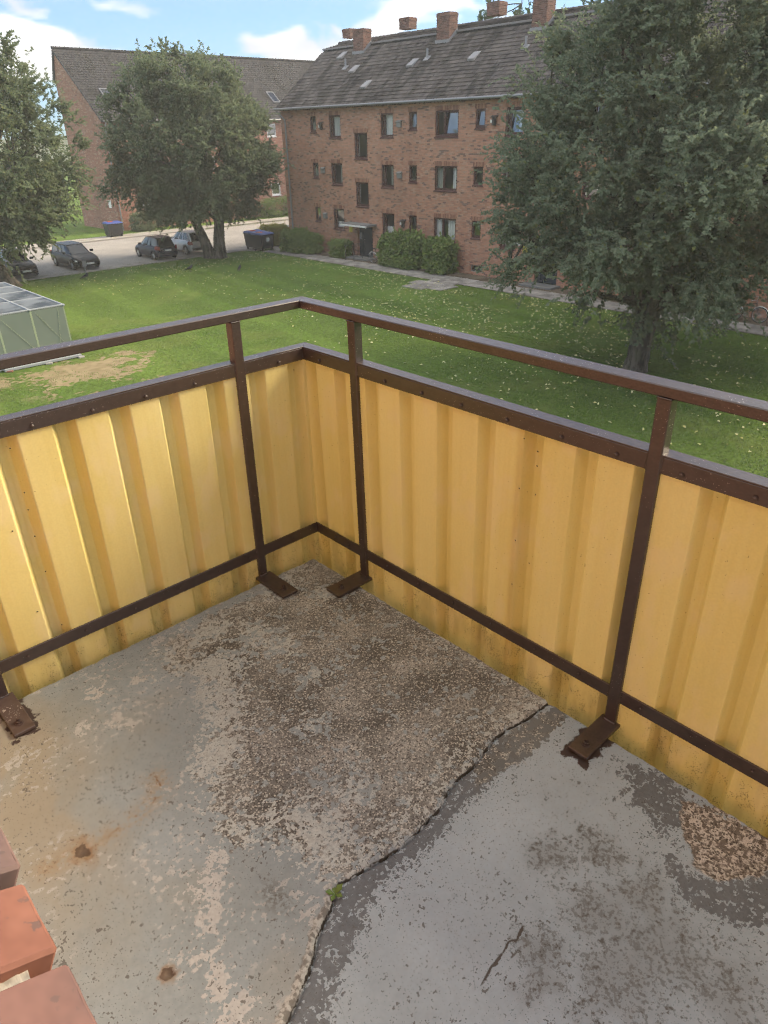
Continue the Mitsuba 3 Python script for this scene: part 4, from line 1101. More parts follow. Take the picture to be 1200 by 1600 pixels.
def tree(name, label, at, trunks, fork_h, rad, base_h, top_h, n_clump, n_twig, n_leaf, leaf_l, leaf_m, seed, n_limb=12, group=None, **kw):
    r = np.random.default_rng(seed)
    t = thing(name, label, 'tree', group)
    at = np.asarray(at, float)
    v, f, Cc, t0, td, tl = crown(at, base_h, top_h, rad, n_clump, n_twig, n_leaf, leaf_l, r, seed, **kw)
    k = ent(f'{t}__crown', (v, f), leaf_m)
    labels[k] = {'kind': 'stuff'}
    tops, ms = [], []
    for (dx, dy, r0, r1, lean) in trunks:
        top = np.array([dx + lean[0], dy + lean[1], fork_h])
        n = 14
        s = np.linspace(0, 1, n)
        path = np.stack([dx + lean[0] * s ** 1.3, dy + lean[1] * s ** 1.3, fork_h * s], 1)
        rad_ = r0 + (r1 - r0) * s + 0.28 * r0 * np.exp(-s * fork_h / 0.25)
        ms.append(tube(path - [0, 0, 0.05], rad_, 22, jitter=0.13, r=r))
        tops.append((top, r1))
    for m in ms:
        ent(f'{t}__trunk', (m[0] + at, m[1]), 'm_bark', 50)
    far_ = Cc[np.argsort(r.random(len(Cc)))]
    far_ = far_[(far_[:, 2] > fork_h + 0.4)][:n_limb]
    for i, c in enumerate(far_):
        top, r1 = tops[i % len(tops)]
        p = limb_path(top - [0, 0, 0.25], c, r)
        lr = r1 * (0.62 if i < 4 else 0.34)
        ent(f'{t}__limb', (lambda m: (m[0] + at, m[1]))(tube(p, np.linspace(lr, 0.025, len(p)), 9)), 'm_bark', 60)
        subs = Cc[np.argsort(np.linalg.norm(Cc - c, axis=1))[1:9]]
        tw = [tube(limb_path(p[4 + j % 3], q, r, 0.1, 5), np.linspace(0.05 if top_h > 6 else 0.02, 0.012, 5), 5) for j, q in enumerate(subs)]
        kk = ent(f'{t}__branch', (lambda m: (m[0] + at, m[1]))(cat(tw)), 'm_bark')
    return t


tree('broad_tree', 'big broad tree close on the right with furrowed trunk and pale grey green leaves', (-9.85, 21.7, ZG), [(0, 0, 0.37, 0.35, (0.15, 0.05))], 2.3, 5.8, 1.9, 13.4, 570, 27, 18, 0.118, 'm_leaf_r', 11, n_limb=16, shift=(0.35, 0.25), lobes=0.36, boxy=1.0, taper=0.38)
tree('round_tree', 'round topped tree with a forked double trunk beside the parked cars', (-44.7, 25.6, ZG), [(-0.22, -0.20, 0.40, 0.27, (-0.75, -0.50)), (0.26, 0.26, 0.46, 0.32, (0.18, 0.20))], 2.6, 5.0, 2.6, 12.4, 440, 26, 14, 0.16, 'm_leaf_m', 12, n_limb=14, lobes=0.18, shift=(-0.35, -0.55))
tree('leaning_tree', 'tree at the left edge with a thick leaning trunk behind the garden enclosure', (-44.0, 11.4, ZG), [(0, 0, 0.62, 0.42, (-0.75, -0.9))], 2.4, 6.5, 1.9, 12.8, 600, 24, 13, 0.168, 'm_leaf_l', 14, n_limb=14, lobes=0.24, shift=(-1.0, -1.3), taper=0.2)
tree('background_tree', 'tree top showing behind the left end of the brick house roof', (-62.0, 58.0, ZG), [(0, 0, 0.3, 0.2, (0, 0))], 3.0, 3.0, 5.0, 15.6, 90, 10, 9, 0.30, 'm_leaf_far', 15, n_limb=8, lobes=0.8)
tree('background_tree', 'tree top showing behind the chimneys in the middle of the brick house roof', (-38.5, 50.0, ZG), [(0, 0, 0.3, 0.2, (0, 0))], 3.0, 3.0, 5.0, 16.2, 110, 10, 9, 0.28, 'm_leaf_far', 16, n_limb=8, lobes=0.8)


# ------------------------------------------------------------------ hedges and shrubs
def shrub(name, label, cat_, lobes_, n, leaf_l, m_, seed, group=None):
    """lobes_: (x, y, z, rx, ry, rz) ellipsoids over which the leaves are spread, with bare stems inside."""
    r = np.random.default_rng(seed)
    t = thing(name, label, cat_, group)
    P_, N_ = [], []
    w_ = np.array([a[3] * a[4] * a[5] for a in lobes_]); w_ = w_ / w_.sum()
    for a, ww in zip(lobes_, w_):
        k = int(n * ww)
        d = unit(r.normal(0, 1, (k, 3)))
        boxy = np.sign(d) * np.abs(d) ** 0.62
        bump = 0.80 + 0.34 * meshkit.noise(d * 3.1 + seed, 2)[:, None] + 0.26 * (meshkit.noise(d * 8 + seed, 5)[:, None] - 0.5)
        rr = (1 - 0.45 * r.random((k, 1)) ** 1.8) * (1 + 0.10 * r.normal(0, 1, (k, 1)) * (r.random((k, 1)) < 0.25))
        P_.append(np.array(a[:3]) + boxy * bump * rr * np.array(a[3:])); N_.append(d)
    P_, N_ = np.vstack(P_), np.vstack(N_)
    ok = P_[:, 2] > ZG + 0.05
    P_, N_ = P_[ok], N_[ok]
    ln = leaf_l * (0.7 + 0.6 * r.random(len(P_)))
    v, f = leaf_mesh(P_, unit(N_ * 0.5 + r.normal(0, 0.6, P_.shape)), unit(N_ * 0.8 + [0, 0, 0.6] + r.normal(0, 0.5, P_.shape)), ln, ln * 0.62)
    k = ent(f'{t}__foliage', (v, f), m_)
    labels[k] = {'kind': 'stuff'}
    st = []
    for a in lobes_:
        for _ in range(7):
            b = np.array([a[0] + r.normal(0, a[3] * 0.35), a[1] + r.normal(0, a[4] * 0.3), ZG])
            e = np.array([a[0] + r.normal(0, a[3] * 0.6), a[1] + r.normal(0, a[4] * 0.5), a[2] + a[5] * 0.6])
            st.append(tube(limb_path(b, e, r, 0.05, 5), np.linspace(0.03, 0.01, 5), 5))
    ent(f'{t}__stem', cat(st), 'm_bark')
    return t


Z = ZG
shrub('hedge_bush', 'tall clipped green hedge block right of the entrance door', 'hedge', [(-32.35, 31.45, Z + 0.95, 1.0, 0.8, 1.0), (-31.0, 31.4, Z + 1.0, 1.05, 0.8, 1.1)], 13000, 0.2, 'm_leaf_hedge', 31)
shrub('hedge_bush', 'narrower clipped hedge block right of the larger hedge and below the big window', 'hedge', [(-28.3, 31.35, Z + 0.97, 0.9, 0.75, 1.0)], 7000, 0.2, 'm_leaf_hedge', 32)
shrub('shrub', 'small rounded dark shrub just left of the entrance door', 'shrub', [(-37.75, 31.45, Z + 0.58, 0.75, 0.62, 0.62)], 4500, 0.13, 'm_leaf_hedge', 33)
shrub('shrub', 'broad dark shrub at the left corner of the brick house', 'shrub', [(-42.2, 31.0, Z + 0.72, 1.15, 0.85, 0.80), (-40.75, 31.2, Z + 0.66, 0.75, 0.7, 0.68)], 9000, 0.18, 'm_leaf_hedge', 34)
shrub('shrub', 'dark shrub in the shade of the big tree by the brick wall', 'shrub', [(-13.2, 31.5, Z + 0.9, 1.3, 0.7, 0.95), (-11.7, 31.55, Z + 0.75, 1.0, 0.6, 0.8)], 9000, 0.10, 'm_leaf_m', 35)
shrub('yellow_hedge', 'yellowish hedge block behind the two black waste containers', 'hedge', [(-46.6, 32.2, Z + 0.72, 1.1, 1.0, 0.8)], 8000, 0.13, 'm_leaf_yellow', 36)
shrub('shrub', 'bright green shrub at the foot of the far house, beside the brick house corner', 'shrub', [(-63.6, 45.0, Z + 0.9, 0.8, 2.6, 1.0)], 6000, 0.14, 'm_leaf_hedge', 37)
shrub('shrub', 'dark round shrub beside the corner of the far gabled house', 'shrub', [(-63.6, 29.6, Z + 0.75, 0.8, 1.1, 0.85)], 5000, 0.14, 'm_leaf_m', 38)

# ------------------------------------------------------------------ grass and fallen leaves on the lawn
mat('m_blade', proc(lambda p, n, uv: mix((0.055, 0.100, 0.018), (0.15, 0.215, 0.042), dr.clip(0.55 * cell_rand(dr.floor(p.x * 40), dr.floor(p.y * 40)) + 0.7 * fbm(p.x * 0.23 + 4, p.y * 0.23, 0.0, octaves=3) - 0.1, 0, 1))), 0.6)
r = np.random.default_rng(5)


def lawn_points(n, r):
    """Spread over the lawn in view, denser where it is closer."""
    x = r.uniform(-45.9, 4, n * 4); y = r.uniform(0, 29.4, n * 4)
    d = np.hypot(x - CAM[0], y - CAM[1])
    az = np.degrees(np.arctan2(y - CAM[1], -(x - CAM[0])))
    ok = (az > 4) & (az < 82) & (r.random(len(x)) < np.clip((17.0 / d) ** 2, 0, 1))
    return x[ok][:n], y[ok][:n]


x, y = lawn_points(240000, r)
worn = np.exp(-(((x + 24.0) / 2.0) ** 2 + ((y - 8.0) / 2.2) ** 2)) > 0.30 * (0.4 + 1.2 * r.random(len(x)))
bare_ = meshkit.fbm(np.stack([x * 1.2, y * 1.2, 0 * x + 5], -1), 4, 0) > 0.47
x, y = x[~(worn & bare_)], y[~(worn & bare_)]
n = len(x)
b0 = np.stack([x, y, np.full(n, ZG + 0.005)], -1)
a = r.uniform(0, 2 * np.pi, n)
h = r.uniform(0.025, 0.065, n) * (0.7 + 0.6 * meshkit.noise(np.stack([x * 0.8, y * 0.8, 0 * x], -1), 3))
sd_ = np.stack([np.cos(a), np.sin(a), 0 * a], -1) * r.uniform(0.007, 0.014, n)[:, None]
tip = b0 + np.stack([np.cos(a + 1.3) * h * 0.8, np.sin(a + 1.3) * h * 0.8, h], -1)
v = np.stack([b0 - sd_, b0 + sd_, tip], 1).reshape(-1, 3)
k = ent('grass', (v, np.arange(n * 3).reshape(-1, 3)), 'm_blade')
tag(k, 'short green grass blades covering the lawn', 'grass', kind='stuff')
scene['m_fallen'] = {'type': 'twosided', 'inner': {'type': 'principled', 'base_color': proc(lambda p, n, uv: mix((0.50, 0.46, 0.16), (0.72, 0.70, 0.44), cell_rand(dr.floor(p.x * 7), dr.floor(p.y * 7)))), 'roughness': 0.6}}
# leaves lie thickest round the big tree, the double trunk tree and in front of the path
X_ = [r.normal(-17.5, 7.0, 1500), r.uniform(-44, -12, 1500), r.normal(-42, 4.0, 500), r.normal(-9, 5, 450)]
Y_ = [r.normal(24.0, 3.4, 1500), 29.4 - np.abs(r.normal(0, 4.0, 1500)), r.normal(20, 4.0, 500), r.normal(21, 5, 450)]
x, y = np.concatenate(X_), np.concatenate(Y_)
ok = (x > -45.8) & (x < 3) & (y > 8) & (y < 29.35) & (meshkit.fbm(np.stack([x * 0.45, y * 0.45, 0 * x], -1), 3, 8) > 0.40)
x, y = x[ok], y[ok]
n = len(x)
ln = r.uniform(0.07, 0.135, n)
a = r.uniform(0, 2 * np.pi, n)
v, f = leaf_mesh(np.stack([x, y, np.full(n, ZG + 0.055)], -1), np.stack([np.cos(a), np.sin(a), r.normal(0, 0.25, n)], -1), unit(np.stack([r.normal(0, 0.45, n), r.normal(0, 0.45, n), np.ones(n)], -1)), ln, ln * 0.7)
k = ent('fallen_leaves', (v, f), 'm_fallen')
tag(k, 'pale yellow fallen leaves scattered over the lawn', 'leaves', kind='stuff')
#---PART4---
# ------------------------------------------------------------------ cars
mat('m_tyre', (0.016, 0.016, 0.017), 0.8)
mat('m_rim', (0.55, 0.56, 0.58), 0.3, metallic=0.8)
mat('m_car_glass', (0.015, 0.018, 0.020), 0.05, specular=0.8)
mat('m_head_lamp', (0.62, 0.64, 0.66), 0.12, specular=0.8)
mat('m_tail_lamp', (0.30, 0.012, 0.012), 0.2)
mat('m_plate', (0.75, 0.75, 0.73), 0.4)
for k_, c_ in (('blue', (0.008, 0.013, 0.034)), ('silver', (0.56, 0.57, 0.58)), ('black', (0.009, 0.010, 0.011)), ('black2', (0.011, 0.013, 0.016))):
    scene[f'm_paint_{k_}'] = {'type': 'twosided', 'inner': {'type': 'principled', 'base_color': rgb(*c_), 'roughness': 0.35, 'metallic': 0.3 if k_ == 'silver' else 0.0, 'clearcoat': 0.35, 'clearcoat_gloss': 0.95, 'specular': 0.2}}


def loft(st, close=True):
    """st: rings of equal length -> one closed mesh."""
    n = len(st[0])
    v = np.vstack(st)
    f = []
    for i in range(len(st) - 1):
        for k in range(n):
            p, q = i * n + k, i * n + (k + 1) % n
            f += [(p, q, q + n), (p, q + n, p + n)]
    v = np.vstack([v, np.mean(st[0], 0), np.mean(st[-1], 0)])
    e = (len(st) - 1) * n
    for k in range(n):
        f += [(len(v) - 2, (k + 1) % n, k), (len(v) - 1, e + k, e + (k + 1) % n)]
    return fix((v, np.array(f)))


CARS = {
    # front at +x. body: (x, half width, underside, belt or bonnet height); cabin: (x belt, x roof) fore and aft, roof height
    'hatch': dict(L=3.95, W=1.68, body=[(0, .62, .34, .62), (.10, .76, .24, .74), (.45, .82, .20, .90), (.9, .84, .19, .93), (1.6, .845, .19, .92), (2.4, .84, .19, .90), (2.95, .83, .19, .88), (3.55, .79, .20, .76), (3.85, .70, .24, .64), (3.95, .58, .34, .52)],
                  cab=(.06, .48, 2.95, 2.05), roof=1.46, wheels=(.70, 3.15), wr=.295),
    'suv': dict(L=4.2, W=1.80, body=[(0, .68, .40, .72), (.10, .82, .28, .88), (.45, .88, .24, .98), (.9, .90, .22, 1.0), (1.7, .90, .22, .98), (2.5, .90, .22, .96), (3.1, .88, .22, .95), (3.7, .85, .24, .86), (4.08, .76, .28, .72), (4.2, .62, .38, .58)],
                cab=(.10, .62, 3.1, 2.25), roof=1.50, wheels=(.78, 3.38), wr=.335),
    'wagon': dict(L=4.55, W=1.76, body=[(0, .66, .38, .68), (.10, .80, .26, .86), (.45, .86, .22, .95), (.9, .88, .20, .96), (1.8, .88, .20, .95), (2.7, .88, .20, .93), (3.35, .86, .20, .91), (4.0, .82, .22, .80), (4.42, .72, .26, .66), (4.55, .58, .36, .54)],
                  cab=(.06, .40, 3.35, 2.45), roof=1.44, wheels=(.85, 3.62), wr=.315),
}


def car(label, kind, paint, x, y, ang, group='cars parked along the lawn edge'):
    c = thing('parked_car', label, 'car', group)
    d = CARS[kind]
    M, t = rotz(ang), np.array([x, y, ZG - 0.004])
    put = lambda m: xf(m, M, t)
    L, ro = d['L'], d['roof']
    rings = []
    for (xx, hw, zb, zt) in d['body']:
        hh = zt - zb
        half = [(hw * 0.86, zb), (hw * 0.97, zb + 0.10 * hh), (hw, zb + 0.42 * hh), (hw * 0.985, zb + 0.60 * hh), (hw * 0.95, zb + 0.86 * hh), (hw * 0.86, zt), (hw * 0.4, zt + 0.025)]
        ring = half + [(-a, b) for a, b in half[::-1]]
        rings.append(np.array([(xx, a, b) for a, b in ring]))
    body = loft(rings)
    mb = manifold3d.Manifold(manifold3d.Mesh(vert_properties=np.asarray(body.vertices, np.float32), tri_verts=np.asarray(body.faces, np.uint32)))
    for wx in d['wheels']:
        for s_ in (-1, 1):
            cut = manifold3d.Manifold.cylinder(0.5, d['wr'] + 0.055, d['wr'] + 0.055, 28).rotate([90, 0, 0]).translate([wx, s_ * 0.62 + 0.25 + (0.12 if s_ > 0 else -0.12), d['wr']])
            mb = mb - cut
    mm = mb.to_mesh()
    ent(f'{c}__body', put((np.asarray(mm.vert_properties[:, :3]), np.asarray(mm.tri_verts))), paint, 32)
    # the cabin: dark glass with painted roof and pillars laid on it
    ar, rr, af, rf = d['cab']
    zt = np.interp([ar, (ar + af) / 2, af], [q[0] for q in d['body']], [q[3] for q in d['body']]) - 0.03
    hwb, hwr = d['W'] / 2 * 0.86, d['W'] / 2 * 0.66
    lo = [(ar + 0.02, hwb * .9, zt[0]), (ar + 0.3, hwb, zt[0]), (af - 0.5, hwb, zt[2]), (af, hwb * 0.82, zt[2])]
    hi = [(rr, hwr * .92, ro - 0.03), (rr + 0.3, hwr, ro), (rf - 0.35, hwr, ro), (rf, hwr * .94, ro - 0.035)]
    pts = [(a, s_ * b, z) for a, b, z in lo + hi for s_ in (-1, 1)]
    ent(f'{c}__window', put(hull(pts)), 'm_car_glass')
    rp = [(a + (-0.03 if i == 0 else 0.02 if i == 3 else 0), s_ * (b + 0.012), z + dz) for i, (a, b, z) in enumerate(hi) for s_ in (-1, 1) for dz in (-0.045, 0.018)]
    ent(f'{c}__roof', put(hull(rp)), paint)
    pil = []
    for s_ in (-1, 1):
        for (pl, ph, w_) in ((lo[0], hi[0], .16), (lo[3], hi[3], .06)):
            a, b = np.array([pl[0], s_ * pl[1], pl[2]]), np.array([ph[0], s_ * ph[1], ph[2]])
            pil.append(hull([q + [dx, s_ * dy, 0] for q in (a, b) for dx in (-w_ * 0.3, w_ * 0.7) for dy in (-0.05, 0.014)]))
        for fx in (0.40, 0.62):
            a = np.array([ar + (af - ar) * fx, s_ * hwb, zt[1]]); b = np.array([rr + 0.3 + (rf - rr - 0.65) * (fx - 0.12) / 0.7, s_ * hwr, ro])
            pil.append(hull([q + [dx, s_ * dy, 0] for q in (a, b) for dx in (-0.045, 0.045) for dy in (-0.03, 0.010)]))
    for q in pil:
        ent(f'{c}__pillar', put(q), paint)
    for wx in d['wheels']:
        for s_ in (-1, 1):
            yo, w_ = s_ * (d['W'] / 2 - 0.10), d['wr']
            wk = fresh(f'{c}__wheel')
            prof = [(0.62 * w_, 0.085), (0.93 * w_, 0.095), (w_, 0.07), (w_, -0.07), (0.93 * w_, -0.095), (0.62 * w_, -0.085)]
            tv = trimesh.creation.revolve(np.array(prof + prof[:1]), sections=28)
            ent(f'{wk}__tyre', put((np.asarray(tv.vertices) @ rotx(math.pi / 2).T + [wx, yo, w_], np.asarray(tv.faces))), 'm_tyre', 40)
            disc = [cyl((wx, yo + s_ * 0.03, w_), (wx, yo + s_ * 0.055, w_), 0.63 * w_, 24)]
            for q in range(5):
                an = q * 2 * math.pi / 5 + 0.3
                disc.append(hull([(wx + math.cos(an + e) * rr_, yo + s_ * yy_, w_ + math.sin(an + e) * rr_) for rr_, e in ((0.10 * w_, 1.2), (0.10 * w_, -1.2), (0.60 * w_, 0.22), (0.60 * w_, -0.22)) for yy_ in (0.054, 0.078)]))
            ent(f'{wk}__rim', put(cat(disc)), 'm_rim')
    zl = np.interp(L - 0.1, [q[0] for q in d['body']], [q[3] for q in d['body']])
    for s_ in (-1, 1):
        ent(f'{c}__headlight', put(hull([(L - 0.42, s_ * 0.70, zl + 0.02), (L - 0.10, s_ * 0.52, zl - 0.01), (L - 0.07, s_ * 0.50, zl - 0.13), (L - 0.30, s_ * (d['W'] / 2 - 0.055), zl - 0.06), (L - 0.45, s_ * (d['W'] / 2 - 0.05), zl + 0.0), (L - 0.36, s_ * 0.55, zl + 0.03)])), 'm_head_lamp')
        ent(f'{c}__tail_light', put(hull([(0.02, s_ * (d['W'] / 2 - 0.26), .90), (0.02, s_ * (d['W'] / 2 - 0.26), .70), (0.10, s_ * (d['W'] / 2 - 0.085), .70), (0.12, s_ * (d['W'] / 2 - 0.085), .98), (0.34, s_ * (d['W'] / 2 - 0.03), .74), (0.36, s_ * (d['W'] / 2 - 0.04), .92)])), 'm_tail_lamp')
        ent(f'{c}__mirror', put(hull([(af - 0.55 + q, s_ * (d['W'] / 2 - 0.03 + e), zt[2] + 0.06 + z_) for q in (0, .14) for e in (0, .18) for z_ in (0, .13)])), paint)
    ent(f'{c}__number_plate', put(bx(-0.035, 0.03, -0.26, 0.26, 0.60, 0.71)), 'm_plate')
    ent(f'{c}__number_plate', put(bx(L - 0.04, L + 0.015, -0.26, 0.26, 0.38, 0.49)), 'm_plate')
    ent(f'{c}__bumper', put(loft([np.array([(q, a, z) for a, z in ((-.70, .36), (.70, .36), (.72, .50), (-.72, .50))]) for q in (-0.03, 0.12)])), paint if kind != 'suv' else 'm_black')
    ent(f'{c}__grille', put(bx(L - 0.10, L + 0.003, -0.42, 0.42, 0.50, 0.58, 0.01)), 'm_black')
    return c


car('dark blue three door hatchback parked with its tail to the lawn', 'hatch', 'm_paint_blue', -46.35, 22.95, math.pi - 0.02)
car('silver compact car parked between the dark blue hatchback and the double trunk tree', 'suv', 'm_paint_silver', -46.75, 25.8, math.pi - 0.02)
car('black estate car half hidden by hanging leaves, nose to the lawn', 'wagon', 'm_paint_black', -51.1, 17.35, 0.02)
car('black car parked at the left edge behind the leaning trunk', 'hatch', 'm_paint_black2', -50.6, 13.45, 0.0)

# ------------------------------------------------------------------ waste containers
mat('m_bin', (0.030, 0.032, 0.036), 0.45)
mat('m_bin_lid', (0.045, 0.080, 0.29), 0.45)
mat('m_bin_red', (0.42, 0.075, 0.05), 0.5)


def big_bin(label, x, y, ang, group=None, red=True, stickers=True):
    b = thing('waste_container', label, 'waste container', group)
    M, t = rotz(ang), np.array([x, y, ZG + 0.008])
    put = lambda m: xf(m, M, t)
    body = hull([(sx * 0.60, sy * 0.44, 0.22) for sx in (-1, 1) for sy in (-1, 1)] + [(sx * 0.66, sy * 0.52, 1.10) for sx in (-1, 1) for sy in (-1, 1)] + [(sx * 0.55, sy * 0.36, 0.15) for sx in (-1, 1) for sy in (-1, 1)])
    ribs = [hull([(q - .02, sy * .47, .3), (q + .02, sy * .47, .3), (q - .02, sy * .535, 1.05), (q + .02, sy * .535, 1.05), (q - .02, sy * .44, .3), (q + .02, sy * .50, 1.05)]) for q in (-.4, .4) for sy in (-1, 1)]
    ent(f'{b}__body', put(cat([body, bx(-.70, .70, -.56, .56, 1.08, 1.14, .015)] + ribs)), 'm_bin', 30)
    ent(f'{b}__lid', put(cat([hull([(sx * .68, -.56, 1.145) for sx in (-1, 1)] + [(sx * .68, .56, 1.145) for sx in (-1, 1)] + [(sx * .66, .40, 1.28) for sx in (-1, 1)] + [(sx * .66, -.45, 1.22) for sx in (-1, 1)]), cyl((-.62, .5, 1.24), (.62, .5, 1.24), .03, 8)])), 'm_bin_lid', 30)
    if red:
        ent(f'{b}__lid_flap', put(hull([(q, e, z + s_) for s_ in (0, .03) for q, e, z in ((-.35, .30, 1.268), (.05, .30, 1.268), (-.35, -.05, 1.248), (.05, -.05, 1.248))])), 'm_bin_red')
    if stickers:
        ent(f'{b}__sticker', put(bx(-.15, .12, -.560, -.500, .66, .92)), 'm_white')
    for sx in (-1, 1):
        for sy in (-1, 1):
            ent(f'{b}__wheel', put(cat([cyl((sx * .48, sy * .36 - .025, .095), (sx * .48, sy * .36 + .025, .095), .095, 14), bx(sx * .48 - .03, sx * .48 + .03, sy * .36 - .045, sy * .36 + .045, .12, .2)])), 'm_black', 40)
    return b


big_bin('black wheeled waste container with blue lid, nearer of the pair by the yellowish hedge', -44.85, 29.9, math.radians(100), 'waste containers by the hedge')
big_bin('black wheeled waste container with blue lid, left of the pair by the yellowish hedge', -46.15, 30.1, math.radians(95), 'waste containers by the hedge')
big_bin('black wheeled waste container with blue lid and red flap against the far gabled house', -61.6, 25.9, math.radians(90), red=True, stickers=False)
mat('m_bin_pale', (0.62, 0.63, 0.62), 0.5)
for i, (x, y, lb) in enumerate(((-46.15, 33.55, 'small dark wheeled bin with pale lid behind the yellowish hedge, left one'), (-45.45, 33.7, 'small dark wheeled bin with pale lid behind the yellowish hedge, right one'))):
    b = thing('wheeled_bin', lb, 'bin', 'pale lidded bins behind the hedge')
    put = lambda m: xf(m, None, (x, y, ZG + 0.008))
    ent(f'{b}__body', put(hull([(sx * .22, sy * .25, .08) for sx in (-1, 1) for sy in (-1, 1)] + [(sx * .28, sy * .34, 1.22) for sx in (-1, 1) for sy in (-1, 1)])), 'm_bin')
    ent(f'{b}__lid', put(hull([(sx * .32, sy * .38, 1.225) for sx in (-1, 1) for sy in (-1, 1)] + [(sx * .24, sy * .28, 1.36) for sx in (-1, 1) for sy in (-1, 1)])), 'm_bin_pale')
    for sx in (-1, 1):
        ent(f'{b}__wheel', put(cyl((sx * .2 - .03, .26, .1), (sx * .2 + .03, .26, .1), .1, 12)), 'm_black')

# ------------------------------------------------------------------ garden enclosure with a film roof
mat('m_tarp', proc(lambda p, n, uv: mix((0.135, 0.175, 0.140), (0.175, 0.220, 0.180), fbm(p.y * 1.1, p.z * 1.1, p.x, octaves=3))), 0.6)
mat('m_tarp_seam', (0.29, 0.36, 0.23), 0.55)
mat('m_alu', (0.34, 0.37, 0.39), 0.5, metallic=0.2)
scene['m_film'] = {'type': 'principledthin', 'base_color': proc(lambda p, n, uv: mix((0.16, 0.20, 0.25), (0.40, 0.46, 0.52), smoothstep(0.3, 0.7, fbm(p.x * 1.4, p.y * 1.4, 0.0, octaves=4)))), 'roughness': 0.22, 'diff_trans': 0.7, 'spec_trans': 0.30, 'eta': 1.4}
enc = thing('garden_enclosure', 'green sheeted garden enclosure with translucent panelled roof on the worn lawn', 'enclosure')
EX0, EX1, EY0, EY1, EZ = -33.6, -26.72, 1.2, 8.35, ZG + 2.02
EB = ZG + 0.15
ys = [1.2, 3.59, 5.86, 7.08, 8.35]
xs = [-33.6, -32.3, -30.75, -28.83, -26.75]
ent(f'{enc}__side_sheet', bx(EX1 - 0.012, EX1, EY0, EY1, EB, EZ - 0.03), 'm_tarp')
ent(f'{enc}__side_sheet', bx(EX0, EX1 - 0.014, EY1 - 0.012, EY1, EB, EZ - 0.03), 'm_tarp')
ent(f'{enc}__side_sheet', bx(EX0, EX0 + 0.012, EY0, EY1 - 0.014, EB, EZ - 0.03), 'm_tarp')
ent(f'{enc}__side_sheet', bx(EX0 + 0.014, EX1 - 0.014, EY0, EY0 + 0.012, EB, EZ - 0.03), 'm_tarp')
for y in ys[1:]:
    ent(f'{enc}__seam', bx(EX1 + 0.001, EX1 + 0.006, y - 0.035 - (0.02 if y == EY1 else 0), y + 0.035 - (0.045 if y == EY1 else 0), EB, EZ - 0.035), 'm_tarp_seam')
for a, b in (((5.95, EZ - 0.1), (7.2, EB + 0.05)), ((7.25, EZ - 0.12), (8.25, EB + 0.2)), ((8.1, EZ - 0.1), (7.85, EB + 0.1)), ((4.2, EZ - 0.1), (5.6, EB + 0.2))):
    ent(f'{enc}__bracing_wire', tube([(EX1 + 0.012, a[0], a[1]), (EX1 + 0.012, b[0], b[1])], 0.006, 5), 'm_tarp_seam')
for i in range(len(xs) - 1):
    for j in range(len(ys) - 1):
        n_ = 5
        gx_, gy_ = np.meshgrid(np.linspace(xs[i] + 0.03, xs[i + 1] - 0.03, n_), np.linspace(ys[j] + 0.03, ys[j + 1] - 0.03, n_))
        sag = -0.05 * np.sin((gx_ - xs[i]) / (xs[i + 1] - xs[i]) * np.pi) * np.sin((gy_ - ys[j]) / (ys[j + 1] - ys[j]) * np.pi)
        id_ = np.arange(n_ * n_).reshape(n_, n_)
        f = np.vstack([np.stack([id_[:-1, :-1], id_[:-1, 1:], id_[1:, 1:]], -1).reshape(-1, 3), np.stack([id_[:-1, :-1], id_[1:, 1:], id_[1:, :-1]], -1).reshape(-1, 3)])
        ent(f'{enc}__roof_pane', (np.stack([gx_, gy_, EZ + 0.0 + sag], -1).reshape(-1, 3), f), 'm_film', True)
for y in ys:
    ent(f'{enc}__roof_bar', bx(EX0 - 0.03, EX1 + 0.04, y - 0.035, y + 0.035, EZ - 0.025, EZ + 0.03, 0.008), 'm_alu')
for x in xs:
    ent(f'{enc}__roof_bar', bx(x - 0.034, x + 0.034, EY0 - 0.03, EY1 + 0.036, EZ - 0.021, EZ + 0.034, 0.008), 'm_alu')
ent(f'{enc}__base_rail', cat([bx(EX1 - 0.05, EX1 + 0.30, EY0 + 4.4, EY1 + 0.15, EB - 0.12, EB - 0.02, 0.01), bx(EX1 - 0.05, EX1 + 0.05, EY0, EY0 + 4.39, EB - 0.12, EB - 0.003, 0.01), bx(EX0, EX1 - 0.06, EY1 + 0.0, EY1 + 0.12, EB - 0.10, EB - 0.003, 0.01)]), 'm_alu')
r = np.random.default_rng(3)
for x, y, m_, lb in ((-26.42, 5.75, 'm_sill_brick_0', 'reddish brick under the left end of the enclosure base rail'), (-26.38, 7.2, 'm_kerb', 'flat pale block under the middle of the enclosure base rail'),
                     (-26.36, 8.45, 'm_kerb', 'pale block under the right corner of the enclosure base rail')):
    k = ent('loose_brick', xf(bx(-.12, .12, -.06, .06, 0, .062, .008), rotz(r.uniform(0.9, 2.0)), (x, y, ZG - 0.002)), m_)
    tag(k, lb, 'brick')

# ------------------------------------------------------------------ birds on the lawn
mat('m_bird', (0.022, 0.023, 0.026), 0.5)
mat('m_beak', (0.05, 0.045, 0.04), 0.5)


